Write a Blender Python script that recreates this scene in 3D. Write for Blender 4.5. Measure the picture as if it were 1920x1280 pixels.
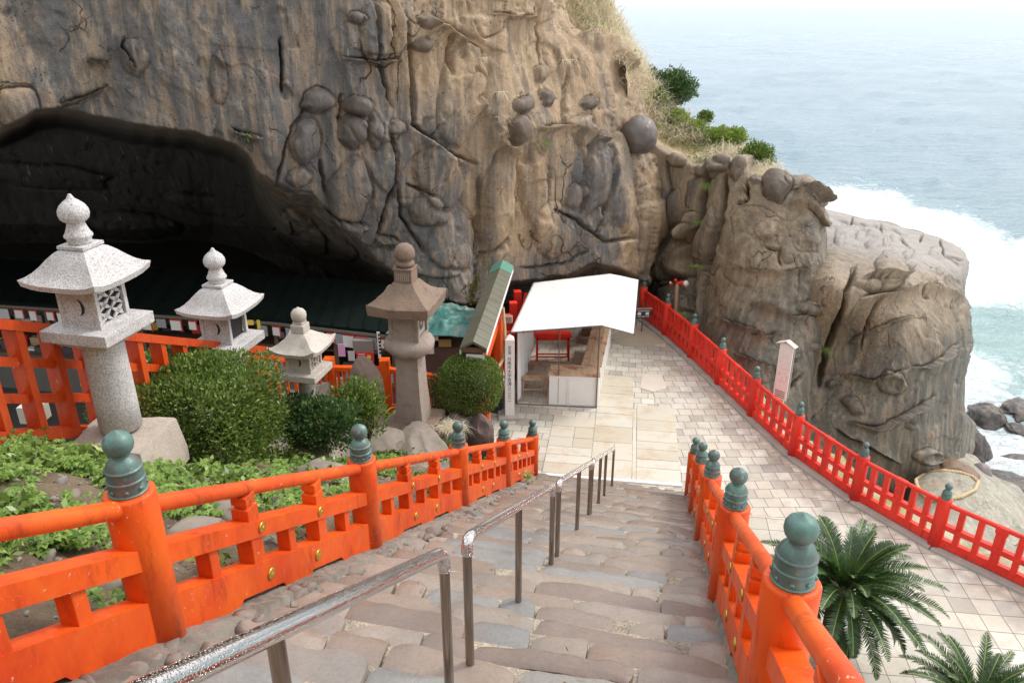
import bpy, bmesh, math, random
import numpy as np
from mathutils import Vector, Matrix
R = math.radians
for o in list(bpy.data.objects): bpy.data.objects.remove(o)
S = bpy.context.scene
COL = S.collection

# ------------------------------------------------------------------ camera
HC = 9.0
FPX = 1470.0
PITCH = math.atan(632 / FPX)
cam_d = bpy.data.cameras.new("camera"); cam = bpy.data.objects.new("camera", cam_d); COL.objects.link(cam)
cam_d.sensor_width = 36; cam_d.lens = 36 * FPX / 1920; cam_d.clip_end = 20000; cam_d.clip_start = 0.05
cam.location = (0, 0, HC); cam.rotation_euler = (math.pi / 2 - PITCH, 0, 0)
S.camera = cam

# ------------------------------------------------------------------ world, sun, exposure
SUN_EL, SUN_AZ = 48.0, 62.0          # azimuth clockwise from +Y (towards the sea, right)
w = bpy.data.worlds.new("World"); S.world = w; w.use_nodes = True
nt = w.node_tree; nt.nodes.clear()
sky = nt.nodes.new('ShaderNodeTexSky'); sky.sky_type = 'NISHITA'; sky.sun_disc = False
sky.sun_elevation = R(SUN_EL); sky.sun_rotation = R(SUN_AZ)
sky.air_density = 1.0; sky.dust_density = 4.0; sky.ozone_density = 0.6
# overcast: the blue sky is mostly replaced by white cloud
mixn = nt.nodes.new('ShaderNodeMix'); mixn.data_type = 'RGBA'; mixn.inputs['Factor'].default_value = 0.78
mixn.inputs['B'].default_value = (9.3, 9.4, 9.6, 1)
nt.links.new(sky.outputs[0], mixn.inputs['A'])
bgn = nt.nodes.new('ShaderNodeBackground'); bgn.inputs['Strength'].default_value = 0.12
out = nt.nodes.new('ShaderNodeOutputWorld')
nt.links.new(mixn.outputs['Result'], bgn.inputs['Color']); nt.links.new(bgn.outputs[0], out.inputs[0])
sd_ = bpy.data.lights.new("sun", 'SUN'); sun = bpy.data.objects.new("sun", sd_); COL.objects.link(sun)
sd_.energy = 1.5; sd_.angle = R(14); sd_.color = (1.0, 0.965, 0.91)
sdir = Vector((math.sin(R(SUN_AZ)) * math.cos(R(SUN_EL)), math.cos(R(SUN_AZ)) * math.cos(R(SUN_EL)), math.sin(R(SUN_EL))))
sun.rotation_euler = sdir.to_track_quat('Z', 'Y').to_euler()
S.view_settings.view_transform = 'Standard'; S.view_settings.look = 'None'
S.view_settings.exposure = 0.62; S.view_settings.gamma = 1
S.render.engine = 'CYCLES'

# ------------------------------------------------------------------ geometry of the view (metres; photo measured on its ground planes)
_c, _s = math.cos(PITCH), math.sin(PITCH)
def ray(u, v):
    dx = (u - 960) / FPX; dv = (v - 640) / FPX
    return np.array([dx, _c - dv * _s, -(_s + dv * _c)])
def PZ(u, v, z): r = ray(u, v); return Vector(np.array([0, 0, HC]) + r * ((z - HC) / r[2]))
def PY(u, v, y): r = ray(u, v); return Vector(np.array([0, 0, HC]) + r * (y / r[1]))
SD = np.array([.2185, .9758]); LD = np.array([.9758, -.2185]); SL = .5343
KS = float(np.array([.478, 13.923]) @ SD)
STAIR_AZ = math.atan2(.2185, .9758)
def SP(s, lat, h=0.0):                      # stair frame: s along (0 = foot, negative up), lat across, h above slope plane
    xy = SD * (s + KS) + LD * lat
    return Vector((xy[0], xy[1], -SL * s + h))
def SLAT(x, y): return x * SD[0] + y * SD[1] - KS, x * LD[0] + y * LD[1]

# ------------------------------------------------------------------ numpy noise
def _hash(ix, iy, iz, seed):
    h = (ix * 374761393 + iy * 668265263 + iz * 2147483647 * 0 + iz * 1274126177 + seed * 974634777) & 0xffffffff
    h = ((h ^ (h >> 13)) * 1103515245) & 0xffffffff
    h = ((h ^ (h >> 16)) * 2246822519) & 0xffffffff
    return (h ^ (h >> 15)) & 0xffffffff
def noise3(P, seed=0):
    P = np.asarray(P, float); I = np.floor(P).astype(np.int64); F = P - I
    U = F * F * F * (F * (F * 6 - 15) + 10); r = np.zeros(len(P))
    for dx in (0, 1):
        for dy in (0, 1):
            for dz in (0, 1):
                h = _hash(I[:, 0] + dx, I[:, 1] + dy, I[:, 2] + dz, seed)
                g = np.stack([(h & 1023) / 511.5 - 1, ((h >> 10) & 1023) / 511.5 - 1, ((h >> 20) & 1023) / 511.5 - 1], 1)
                d = F - np.array([dx, dy, dz])
                wt = (U[:, 0] if dx else 1 - U[:, 0]) * (U[:, 1] if dy else 1 - U[:, 1]) * (U[:, 2] if dz else 1 - U[:, 2])
                r += wt * (g * d).sum(1)
    return r
def fbm(P, oct=4, seed=0, gain=.5):
    a = 1.0; r = 0; P = np.asarray(P, float)
    for i in range(oct): r = r + a * noise3(P * (2 ** i), seed + i); a *= gain
    return r
def ridged(P, oct=4, seed=0, gain=.5):
    a = 1.0; r = 0; P = np.asarray(P, float)
    for i in range(oct): r = r + a * (1 - 2.2 * np.abs(noise3(P * (2 ** i), seed + i))); a *= gain
    return r
def sstep(a, b, x): t = np.clip((x - a) / (b - a), 0, 1); return t * t * (3 - 2 * t)

# ------------------------------------------------------------------ mesh helpers
def mesh_np(name, V, F, smooth=True):
    me = bpy.data.meshes.new(name); V = np.asarray(V, np.float32); F = np.asarray(F, np.int32)
    me.vertices.add(len(V)); me.vertices.foreach_set('co', V.ravel())
    k = F.shape[1]; me.loops.add(F.size); me.loops.foreach_set('vertex_index', F.ravel())
    me.polygons.add(len(F)); me.polygons.foreach_set('loop_start', np.arange(len(F), dtype=np.int32) * k)
    me.update(calc_edges=True); me.validate()
    if smooth: me.polygons.foreach_set('use_smooth', np.ones(len(me.polygons), bool))
    return me
def wloc(p):
    v = Vector((0, 0, 0))
    while p is not None: v += p.location; p = p.parent
    return v
def link(name, me, mat, parent=None):
    o = bpy.data.objects.new(name, me); COL.objects.link(o)
    if mat is not None and me is not None:
        for m in (mat if isinstance(mat, (list, tuple)) else [mat]): me.materials.append(m)
    if parent is not None:
        o.parent = parent
        L = wloc(parent)
        if me is not None and L.length > 0: me.transform(Matrix.Translation(-L))
    return o
def tag(o, label=None, cat=None, group=None, kind=None):
    if label: o['label'] = label
    if cat: o['category'] = cat
    if group: o['group'] = group
    if kind: o['kind'] = kind
    return o
def thing(name, loc, label, cat, group=None):
    o = bpy.data.objects.new(name, None); COL.objects.link(o); o.location = loc; o.empty_display_size = .2
    return tag(o, label, cat, group)

class MB:
    def __init__(self): self.v = []; self.f = []; self.sm = []
    def add(self, vs, fs, smooth=False):
        n = len(self.v); self.v += [tuple(p) for p in vs]
        self.f += [tuple(i + n for i in q) for q in fs]; self.sm += [smooth] * len(fs)
    def box(self, c, size, rz=0.0, M=None, bev=0.0):
        sx, sy, sz = [a / 2 for a in size]
        if bev <= 0:
            vs = [(x, y, z) for x in (-sx, sx) for y in (-sy, sy) for z in (-sz, sz)]
            fs = [(0, 1, 3, 2), (4, 6, 7, 5), (0, 4, 5, 1), (2, 3, 7, 6), (0, 2, 6, 4), (1, 5, 7, 3)]
        else:
            bm = bmesh.new(); bmesh.ops.create_cube(bm, size=1, matrix=Matrix.Diagonal((2 * sx, 2 * sy, 2 * sz, 1)))
            bmesh.ops.bevel(bm, geom=list(bm.edges), offset=min(bev, sx * .9, sy * .9, sz * .9), segments=2, profile=.5, affect='EDGES')
            vs = [tuple(v.co) for v in bm.verts]; fs = [tuple(v.index for v in f.verts) for f in bm.faces]; bm.free()
        if M is None: M = Matrix.Translation(Vector(c)) @ Matrix.Rotation(rz, 4, 'Z')
        else: M = Matrix.Translation(Vector(c)) @ M.to_4x4()
        self.add([M @ Vector(p) for p in vs], fs); return self
    def beam(self, a, b, wd, ht, up=(0, 0, 1), bev=0.0, vertical_ends=False):   # box from a to b, width sideways, height along up
        a, b = Vector(a), Vector(b); d = b - a; y = d.normalized(); x = y.cross(Vector(up)).normalized(); z = x.cross(y)
        if vertical_ends:
            zv = Vector((0, 0, 1)); vs = []
            for p in (a, b):
                for sx, sz in ((-1, -1), (1, -1), (1, 1), (-1, 1)): vs.append(p + x * (sx * wd / 2) + zv * (sz * ht / 2))
            self.add(vs, [(3, 2, 1, 0), (4, 5, 6, 7), (0, 1, 5, 4), (1, 2, 6, 5), (2, 3, 7, 6), (3, 0, 4, 7)]); return self
        M = Matrix((x, y, z)).transposed()
        return self.box((a + b) / 2, (wd, d.length, ht), M=M, bev=bev)
    def tube(self, pts, r, n=16, caps=True, rads=None):
        pts = [Vector(p) for p in pts]; rings = []; N = len(pts)
        t0 = (pts[1] - pts[0]).normalized(); ref = Vector((0, 0, 1)) if abs(t0.z) < .9 else Vector((1, 0, 0))
        x = t0.cross(ref).normalized()
        for i, p in enumerate(pts):
            t = ((pts[min(i + 1, N - 1)] - pts[max(i - 1, 0)])).normalized()
            x = (x - t * x.dot(t)).normalized(); y = t.cross(x); rr = rads[i] if rads else r
            rings.append([p + x * (math.cos(2 * math.pi * k / n) * rr) + y * (math.sin(2 * math.pi * k / n) * rr) for k in range(n)])
        vs = [q for rg in rings for q in rg]; fs = []
        for i in range(N - 1):
            for k in range(n): fs.append((i * n + k, i * n + (k + 1) % n, (i + 1) * n + (k + 1) % n, (i + 1) * n + k))
        self.add(vs, fs, True)
        if caps:
            self.add(rings[0], [tuple(range(n))[::-1]]); self.add(rings[-1], [tuple(range(n))])
        return self
    def lathe(self, c, prof, n=32, M=None, sharp=()):
        c = Vector(c); M = M or Matrix.Identity(3); vs = []; N = len(prof)
        for r, z in prof:
            for k in range(n): a = 2 * math.pi * k / n; vs.append(c + M @ Vector((r * math.cos(a), r * math.sin(a), z)))
        fs = [(i * n + k, i * n + (k + 1) % n, (i + 1) * n + (k + 1) % n, (i + 1) * n + k) for i in range(N - 1) for k in range(n)]
        fs += [tuple(range(n))[::-1], tuple((N - 1) * n + k for k in range(n))]
        self.add(vs, fs, True); self.sm[-1] = self.sm[-2] = False; return self
    def build(self, name, mat, parent=None):
        me = bpy.data.meshes.new(name); me.from_pydata([tuple(p) for p in self.v], [], self.f); me.update()
        me.polygons.foreach_set('use_smooth', self.sm)
        return link(name, me, mat, parent)
def autosmooth(o, ang=40):
    me = o.data
    bm = bmesh.new(); bm.from_mesh(me); bmesh.ops.remove_doubles(bm, verts=bm.verts, dist=1e-5)
    for f in bm.faces: f.smooth = True
    for e in bm.edges:
        if len(e.link_faces) == 2 and e.calc_face_angle(0) > R(ang): e.smooth = False
    bm.to_mesh(me); bm.free(); return o
def copy_tree(o, parent=None):
    c = o.copy(); COL.objects.link(c); c.parent = parent
    for ch in list(o.children): copy_tree(ch, c)
    return c

# ------------------------------------------------------------------ materials
class NT:
    def __init__(self, name):
        self.m = bpy.data.materials.new(name); self.m.use_nodes = True; self.t = self.m.node_tree; self.t.nodes.clear()
        self.out = self.t.nodes.new('ShaderNodeOutputMaterial'); self.b = self.t.nodes.new('ShaderNodeBsdfPrincipled')
        self.t.links.new(self.b.outputs[0], self.out.inputs[0]); self.co = None
    def n(self, ty, **kw):
        nd = self.t.nodes.new(ty)
        for k, v in kw.items():
            if hasattr(nd, k) and not k[0].isupper(): setattr(nd, k, v)
            else: nd.inputs[k.replace('_', ' ') if k not in [i.name for i in nd.inputs] else k].default_value = v
        return nd
    def l(self, a, b): self.t.links.new(a, b)
    def coord(self, scale=(1, 1, 1), rot=(0, 0, 0), kind='Object'):
        tc = self.t.nodes.new('ShaderNodeTexCoord'); mp = self.t.nodes.new('ShaderNodeMapping')
        mp.inputs['Scale'].default_value = scale; mp.inputs['Rotation'].default_value = rot
        self.l(tc.outputs[kind], mp.inputs[0]); return mp.outputs[0]
    def noise(self, scale, detail=4, rough=.55, co=None, dist=0.0):
        nd = self.t.nodes.new('ShaderNodeTexNoise'); nd.inputs['Scale'].default_value = scale; nd.inputs['Detail'].default_value = detail
        nd.inputs['Roughness'].default_value = rough; nd.inputs['Distortion'].default_value = dist
        if co is None: co = self.coord()
        self.l(co, nd.inputs['Vector']); return nd.outputs['Fac']
    def voro(self, scale, co=None, feature='F1', out='Distance', rnd=1.0):
        nd = self.t.nodes.new('ShaderNodeTexVoronoi'); nd.feature = feature; nd.inputs['Scale'].default_value = scale
        nd.inputs['Randomness'].default_value = rnd
        if co is None: co = self.coord()
        self.l(co, nd.inputs['Vector']); return nd.outputs[out]
    def ramp(self, fac, stops, interp='LINEAR'):
        nd = self.t.nodes.new('ShaderNodeValToRGB'); cr = nd.color_ramp; cr.interpolation = interp
        while len(cr.elements) < len(stops): cr.elements.new(.5)
        for e, (p, c) in zip(cr.elements, stops):
            e.position = p; e.color = (c, c, c, 1) if isinstance(c, (int, float)) else (*c, 1)
        self.l(fac, nd.inputs[0]); return nd.outputs[0]
    def mix(self, fac, a, b, blend='MIX'):
        nd = self.t.nodes.new('ShaderNodeMix'); nd.data_type = 'RGBA'; nd.blend_type = blend
        for s, x in ((nd.inputs['Factor'], fac), (nd.inputs['A'], a), (nd.inputs['B'], b)):
            if isinstance(x, (int, float)): s.default_value = x if s.name == 'Factor' else (x, x, x, 1)
            elif isinstance(x, tuple): s.default_value = (*x, 1)
            else: self.l(x, s)
        return nd.outputs['Result']
    def math(self, op, a, b=0.0, clamp=False):
        nd = self.t.nodes.new('ShaderNodeMath'); nd.operation = op; nd.use_clamp = clamp
        for s, x in ((nd.inputs[0], a), (nd.inputs[1], b)):
            if isinstance(x, (int, float)): s.default_value = x
            else: self.l(x, s)
        return nd.outputs[0]
    def attr(self, name):
        nd = self.t.nodes.new('ShaderNodeAttribute'); nd.attribute_name = name; return nd.outputs['Color']
    def sep(self, c):
        nd = self.t.nodes.new('ShaderNodeSeparateColor'); self.l(c, nd.inputs[0]); return nd.outputs
    def island(self):
        return self.t.nodes.new('ShaderNodeNewGeometry').outputs['Random Per Island']
    def bump(self, h, strength=.3, dist=.02, prev=None):
        nd = self.t.nodes.new('ShaderNodeBump'); nd.inputs['Strength'].default_value = strength; nd.inputs['Distance'].default_value = dist
        self.l(h, nd.inputs['Height'])
        if prev is not None: self.l(prev, nd.inputs['Normal'])
        return nd.outputs[0]
    def fin(self, color=None, rough=.6, normal=None, metal=0.0, spec=None, **kw):
        b = self.b
        for s, x in ((b.inputs['Base Color'], color), (b.inputs['Roughness'], rough), (b.inputs['Metallic'], metal)):
            if x is None: continue
            if isinstance(x, tuple): s.default_value = (*x, 1)
            elif isinstance(x, (int, float)): s.default_value = x
            else: self.l(x, s)
        if normal is not None: self.l(normal, b.inputs['Normal'])
        if spec is not None: b.inputs['Specular IOR Level'].default_value = spec
        for k, v in kw.items(): b.inputs[k].default_value = v
        return self.m
def simple(name, col, rough=.6, var=.15, scale=8, metal=0.0, bump=.1):
    n = NT(name); f = n.noise(scale, 5)
    c = n.mix(f, tuple(x * (1 - var) for x in col), tuple(min(1, x * (1 + var)) for x in col))
    return n.fin(c, rough, n.bump(f, bump, .01), metal)
# ================================================================== ROCK
def poly_sample(poly, t):
    p = np.array(poly, float); d = np.r_[0, np.cumsum(np.hypot(*np.diff(p, axis=0).T))]; d /= d[-1]
    return np.stack([np.interp(t, d, p[:, 0]), np.interp(t, d, p[:, 1])], -1)
def coons(top, bottom, left, right, nu, nv, su=None):
    s = np.linspace(0, 1, nu) if su is None else su
    t = np.linspace(0, 1, nv)
    T, B = poly_sample(top, s), poly_sample(bottom, s); Lf, Rt = poly_sample(left, t), poly_sample(right, t)
    s_, t_ = np.meshgrid(s, t)
    s3, t3 = s_[..., None], t_[..., None]
    P = (1 - t3) * T[None] + t3 * B[None] + (1 - s3) * Lf[:, None] + s3 * Rt[:, None] - (
        (1 - s3) * (1 - t3) * T[0] + s3 * (1 - t3) * T[-1] + (1 - s3) * t3 * B[0] + s3 * t3 * B[-1])
    return P, s_, t_
def tps(ctrl):
    C = np.array(ctrl, float); X = C[:, :2] / 300.0; y = C[:, 2]; n = len(X)
    def k(r): return np.where(r > 1e-9, r * r * np.log(np.maximum(r, 1e-9)), 0)
    K = k(np.linalg.norm(X[:, None] - X[None], axis=-1)) + np.eye(n) * 1e-3
    Pm = np.c_[np.ones(n), X]; A = np.block([[K, Pm], [Pm.T, np.zeros((3, 3))]])
    w_ = np.linalg.lstsq(A, np.r_[y, 0, 0, 0], rcond=None)[0]
    def f(u, v):
        sh = u.shape; Q = np.stack([u.ravel(), v.ravel()], -1) / 300.0; out = np.zeros(len(Q))
        for i in range(0, len(Q), 20000):
            q = Q[i:i + 20000]; out[i:i + 20000] = k(np.linalg.norm(q[:, None] - X[None], axis=-1)) @ w_[:n] + w_[n] + q @ w_[n + 1:]
        return out.reshape(sh)
    return f
def seg_dist(u, v, poly):                   # distance and signed side to a polyline
    best = np.full(u.shape, 1e9); side = np.zeros(u.shape); p = np.array(poly, float); par = np.zeros(u.shape); n = len(p) - 1
    for i in range(n):
        a, b = p[i], p[i + 1]; d = b - a; L2 = d @ d
        t = np.clip(((u - a[0]) * d[0] + (v - a[1]) * d[1]) / L2, 0, 1)
        qx, qy = a[0] + t * d[0], a[1] + t * d[1]; dd = np.hypot(u - qx, v - qy)
        sg = np.sign(d[0] * (v - a[1]) - d[1] * (u - a[0])); m = dd < best
        best = np.where(m, dd, best); side = np.where(m, sg, side); par = np.where(m, (i + t) / n, par)
    return best, side, par
def features(u, v, feats, seed=0):
    # wobble so that traced joints are not straight
    Q = np.stack([u.ravel() / 22, v.ravel() / 22, np.full(u.size, seed * 3.1)], -1)
    uu = u + (fbm(Q, 2, 11) * 5).reshape(u.shape); vv = v + (fbm(Q, 2, 12) * 5).reshape(u.shape)
    D = np.zeros(u.shape); G = np.zeros(u.shape)
    for f in feats:
        k = f[0]
        if k == 'crack':                    # joint: ('crack', poly, width px, depth m)
            d, s, pr = seg_dist(uu, vv, f[1]); fade = np.clip(np.minimum(pr, 1 - pr) * 6 + .25, 0, 1)
            D -= f[3] * .8 * np.exp(-(d / (f[2] * .72)) ** 2) * fade
        elif k == 'ledge':                  # step: ('ledge', poly, reach px, height m); the left side of the line (seen going along it) stands proud
            d, s, pr = seg_dist(uu, vv, f[1]); fade = np.clip(np.minimum(pr, 1 - pr) * 5, 0, 1)
            up = (s < 0); x = d
            D += np.where(up, f[3] * np.exp(-(x / f[2]) ** 1.3), -f[3] * .55 * np.exp(-(x / (f[2] * .4)) ** 1.2)) * fade
        elif k == 'lump':                   # ('lump', u, v, ru, rv, angle deg, height m, tone)
            a = R(f[5]); du, dv = u + (uu - u) * .5 - f[1], v + (vv - v) * .5 - f[2]
            x = (du * math.cos(a) + dv * math.sin(a)) / f[3]; y = (-du * math.sin(a) + dv * math.cos(a)) / f[4]
            r = np.hypot(x, y); th = np.arctan2(y, x); sd0 = f[1] * .37 + f[2] * .11; nn_ = noise3(np.stack([np.cos(th).ravel() * 1.3 + sd0, np.sin(th).ravel() * 1.3, (r.ravel() * .8)], -1), 3).reshape(r.shape); r = r * (1 + .42 * nn_)
            D += f[6] * .62 * np.clip(1 - r ** 3, 0, 1) ** .55 - f[6] * .14 * np.exp(-((r - 1.05) / .06) ** 2) * (f[6] > 0)
            if len(f) > 7: G = np.maximum(G, f[7] * sstep(1.08, .95, r))
    return D, G
def rock_patch(name, top, bottom, left, right, nu, nv, ctrl, feats=(), edges=(), tone=None, jump=None, namp=1.0, seed=0, su=None, mat=None, third=None, detail=1.0, flow=.35, wrap_depth=6.0):
    UV, s_, t_ = coons(top, bottom, left, right, nu, nv, su); u, v = UV[..., 0], UV[..., 1]
    Y = tps(ctrl)(u, v)
    for e, wd, rad in edges:                # round the silhouette edges away from the viewer
        d = {'right': (1 - s_) * nu, 'left': s_ * nu, 'top': t_ * nv, 'bottom': (1 - t_) * nv}[e] / wd
        q = np.clip(1 - d, 0, 1); Y = Y + rad * (1 - np.sqrt(np.clip(1 - q * q, 0, 1)))
    dx = (u - 960) / FPX; dv = (v - 640) / FPX; ry = _c - dv * _s; rz = -(_s + dv * _c)
    P = np.stack([dx * Y / ry, Y, HC + rz * Y / ry], -1)
    # smooth base normal, taken before the cave is cut in
    Du = np.gradient(P, axis=1); Dv = np.gradient(P, axis=0); N = np.cross(Dv, Du)
    N /= np.linalg.norm(N, axis=-1, keepdims=True) + 1e-9
    N *= np.where(N[..., 1:2] > 0, -1, 1) if np.mean(N[..., 1]) > 0 else 1
    for _ in range(4):
        N[1:-1, 1:-1] = (N[1:-1, 1:-1] * 2 + N[:-2, 1:-1] + N[2:, 1:-1] + N[1:-1, :-2] + N[1:-1, 2:]) / 6
    N /= np.linalg.norm(N, axis=-1, keepdims=True) + 1e-9
    F_, G = features(u, v, feats, seed); T3 = np.zeros(u.shape) if third is None else third(u, v)
    if jump is not None:
        JJ = jump(u, v); T3 = .95 * sstep(3, 15, JJ); Y = Y + JJ; P = np.stack([dx * Y / ry, Y, HC + rz * Y / ry], -1)  # darkens the rock behind the lip: cave shade put into the colour
    Q = P.reshape(-1, 3) + seed * 17.3
    W = np.stack([noise3(Q * .5, 91 + seed), noise3(Q * .5, 92 + seed), noise3(Q * .5, 93 + seed)], -1)
    Qw = Q + W * .75
    fl = np.array([1, 1, flow])
    pm = .25 + .75 * sstep(560, 700, u.ravel()) if jump is not None else np.full(u.size, .8)      # the left of the face is washed smooth
    gap = sstep(-.1, .2, noise3(Q * .45, 38)); gap2 = sstep(-.05, .2, noise3(Q * .5 + 7, 39))
    d = .30 * fbm(Q * fl * .5, 3, 1 + seed) + .05 * ridged(Qw * fl * 1.7, 4, 5 + seed) * (.4 + sstep(-.2, .4, noise3(Q * .3, 61)))
    d += .035 * fbm(Q * np.array([3.2, 3.2, .25]), 3, 57 + seed)                                  # fluting left by running water
    def plate(n_, k, m): return np.where(n_ > 0, np.tanh(n_ * k), -.25 * np.tanh(-n_ * 4)) * m     # slabs with one broken edge
    d += (.10 * plate(noise3(Q * np.array([.8, .8, .5]) + .4 * W, 21 + seed), 40, gap) + .08 * plate(noise3(Q * np.array([.55, .55, 1.1]) + 9, 23 + seed), 40, gap2) + .05 * plate(noise3(Q * np.array([1.7, 1.7, .8]) + 31, 59 + seed), 40, gap)) * pm
    ck = noise3(Q * np.array([.7, .7, .3]) + 40 + .25 * W, 31 + seed); d -= .10 * np.exp(-(ck / .007) ** 2) * gap2 * pm
    hf = ridged(Q * np.array([2.6, 2.6, 1.2]), 4, 55 + seed, .6); d += .030 * hf * (.4 + .6 * pm)
    pit = noise3(Q * 3.1, 41 + seed); d -= .08 * sstep(.28, .5, pit); d += .045 * fbm(Qw * np.array([3, 3, 1.4]) * detail, 3, 44 + seed)
    d = d.reshape(u.shape) * (namp(u, v) if callable(namp) else namp) * (1 - .55 * np.clip(G, 0, 1)) + F_
    if any(e[0] == 'top' for e in edges): d = d * (.25 + .75 * np.clip(t_ * nv / 7, 0, 1))
    P = P + N * d[..., None]
    tn = np.full(u.shape, .5) if tone is None else tone(u, v)
    Vt = P.reshape(-1, 3); idx = np.arange(nu * nv).reshape(nv, nu)
    Fc = np.stack([idx[:-1, :-1], idx[1:, :-1], idx[1:, 1:], idx[:-1, 1:]], -1).reshape(-1, 4)
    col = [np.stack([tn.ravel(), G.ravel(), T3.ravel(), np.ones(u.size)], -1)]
    ctr = P.mean((0, 1))
    extra_v, extra_f, nb = [], [], nu * nv
    for e, wd, rad in edges:                # carry the rock on behind the silhouette, so that it has real thickness
        ring = {'right': idx[:, -1], 'left': idx[:, 0], 'top': idx[0], 'bottom': idx[-1]}[e]
        base = Vt[ring]; inward = {'right': np.array([-1, 0, 0.]), 'left': np.array([1, 0, 0.]), 'top': np.array([0, 0, -1.]), 'bottom': np.array([0, 0, 1.])}[e]
        prev = ring
        for k in range(1, 6):
            q = k / 5; back = wrap_depth * q
            nz = noise3(base * .7 + k * .8 + 3, 71)[:, None] * .35
            nvs = base * (1 + back / np.linalg.norm(base - np.array([0, 0, HC]), axis=1, keepdims=True) * np.array([1, 1, 0])) + inward * (.25 * back) + nz * np.array([1, 0, .6])
            if e in ('right', 'left'): nvs[:, 2] -= .30 * back
            if e == 'top': nvs[:, 2] = base[:, 2] - .28 * back + nz[:, 0]
            extra_v.append(nvs); cur = nb + np.arange(len(ring)); nb += len(ring)
            q4 = np.stack([prev[:-1], prev[1:], cur[1:], cur[:-1]], -1); extra_f.append(q4 if e in ('right', 'top') else q4[:, ::-1])
            prev = cur; col.append(np.stack([np.full(len(ring), .45), np.zeros(len(ring)), np.zeros(len(ring)), np.ones(len(ring))], -1))
    if extra_v: Vt = np.concatenate([Vt] + extra_v); Fc = np.concatenate([Fc] + extra_f)
    me = mesh_np(name, Vt, Fc); a = me.color_attributes.new('tone', 'FLOAT_COLOR', 'POINT')
    a.data.foreach_set('color', np.concatenate(col).astype(np.float32).ravel())
    o = link(name, me, mat or M_ROCK); return o, P, u, v

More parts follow.
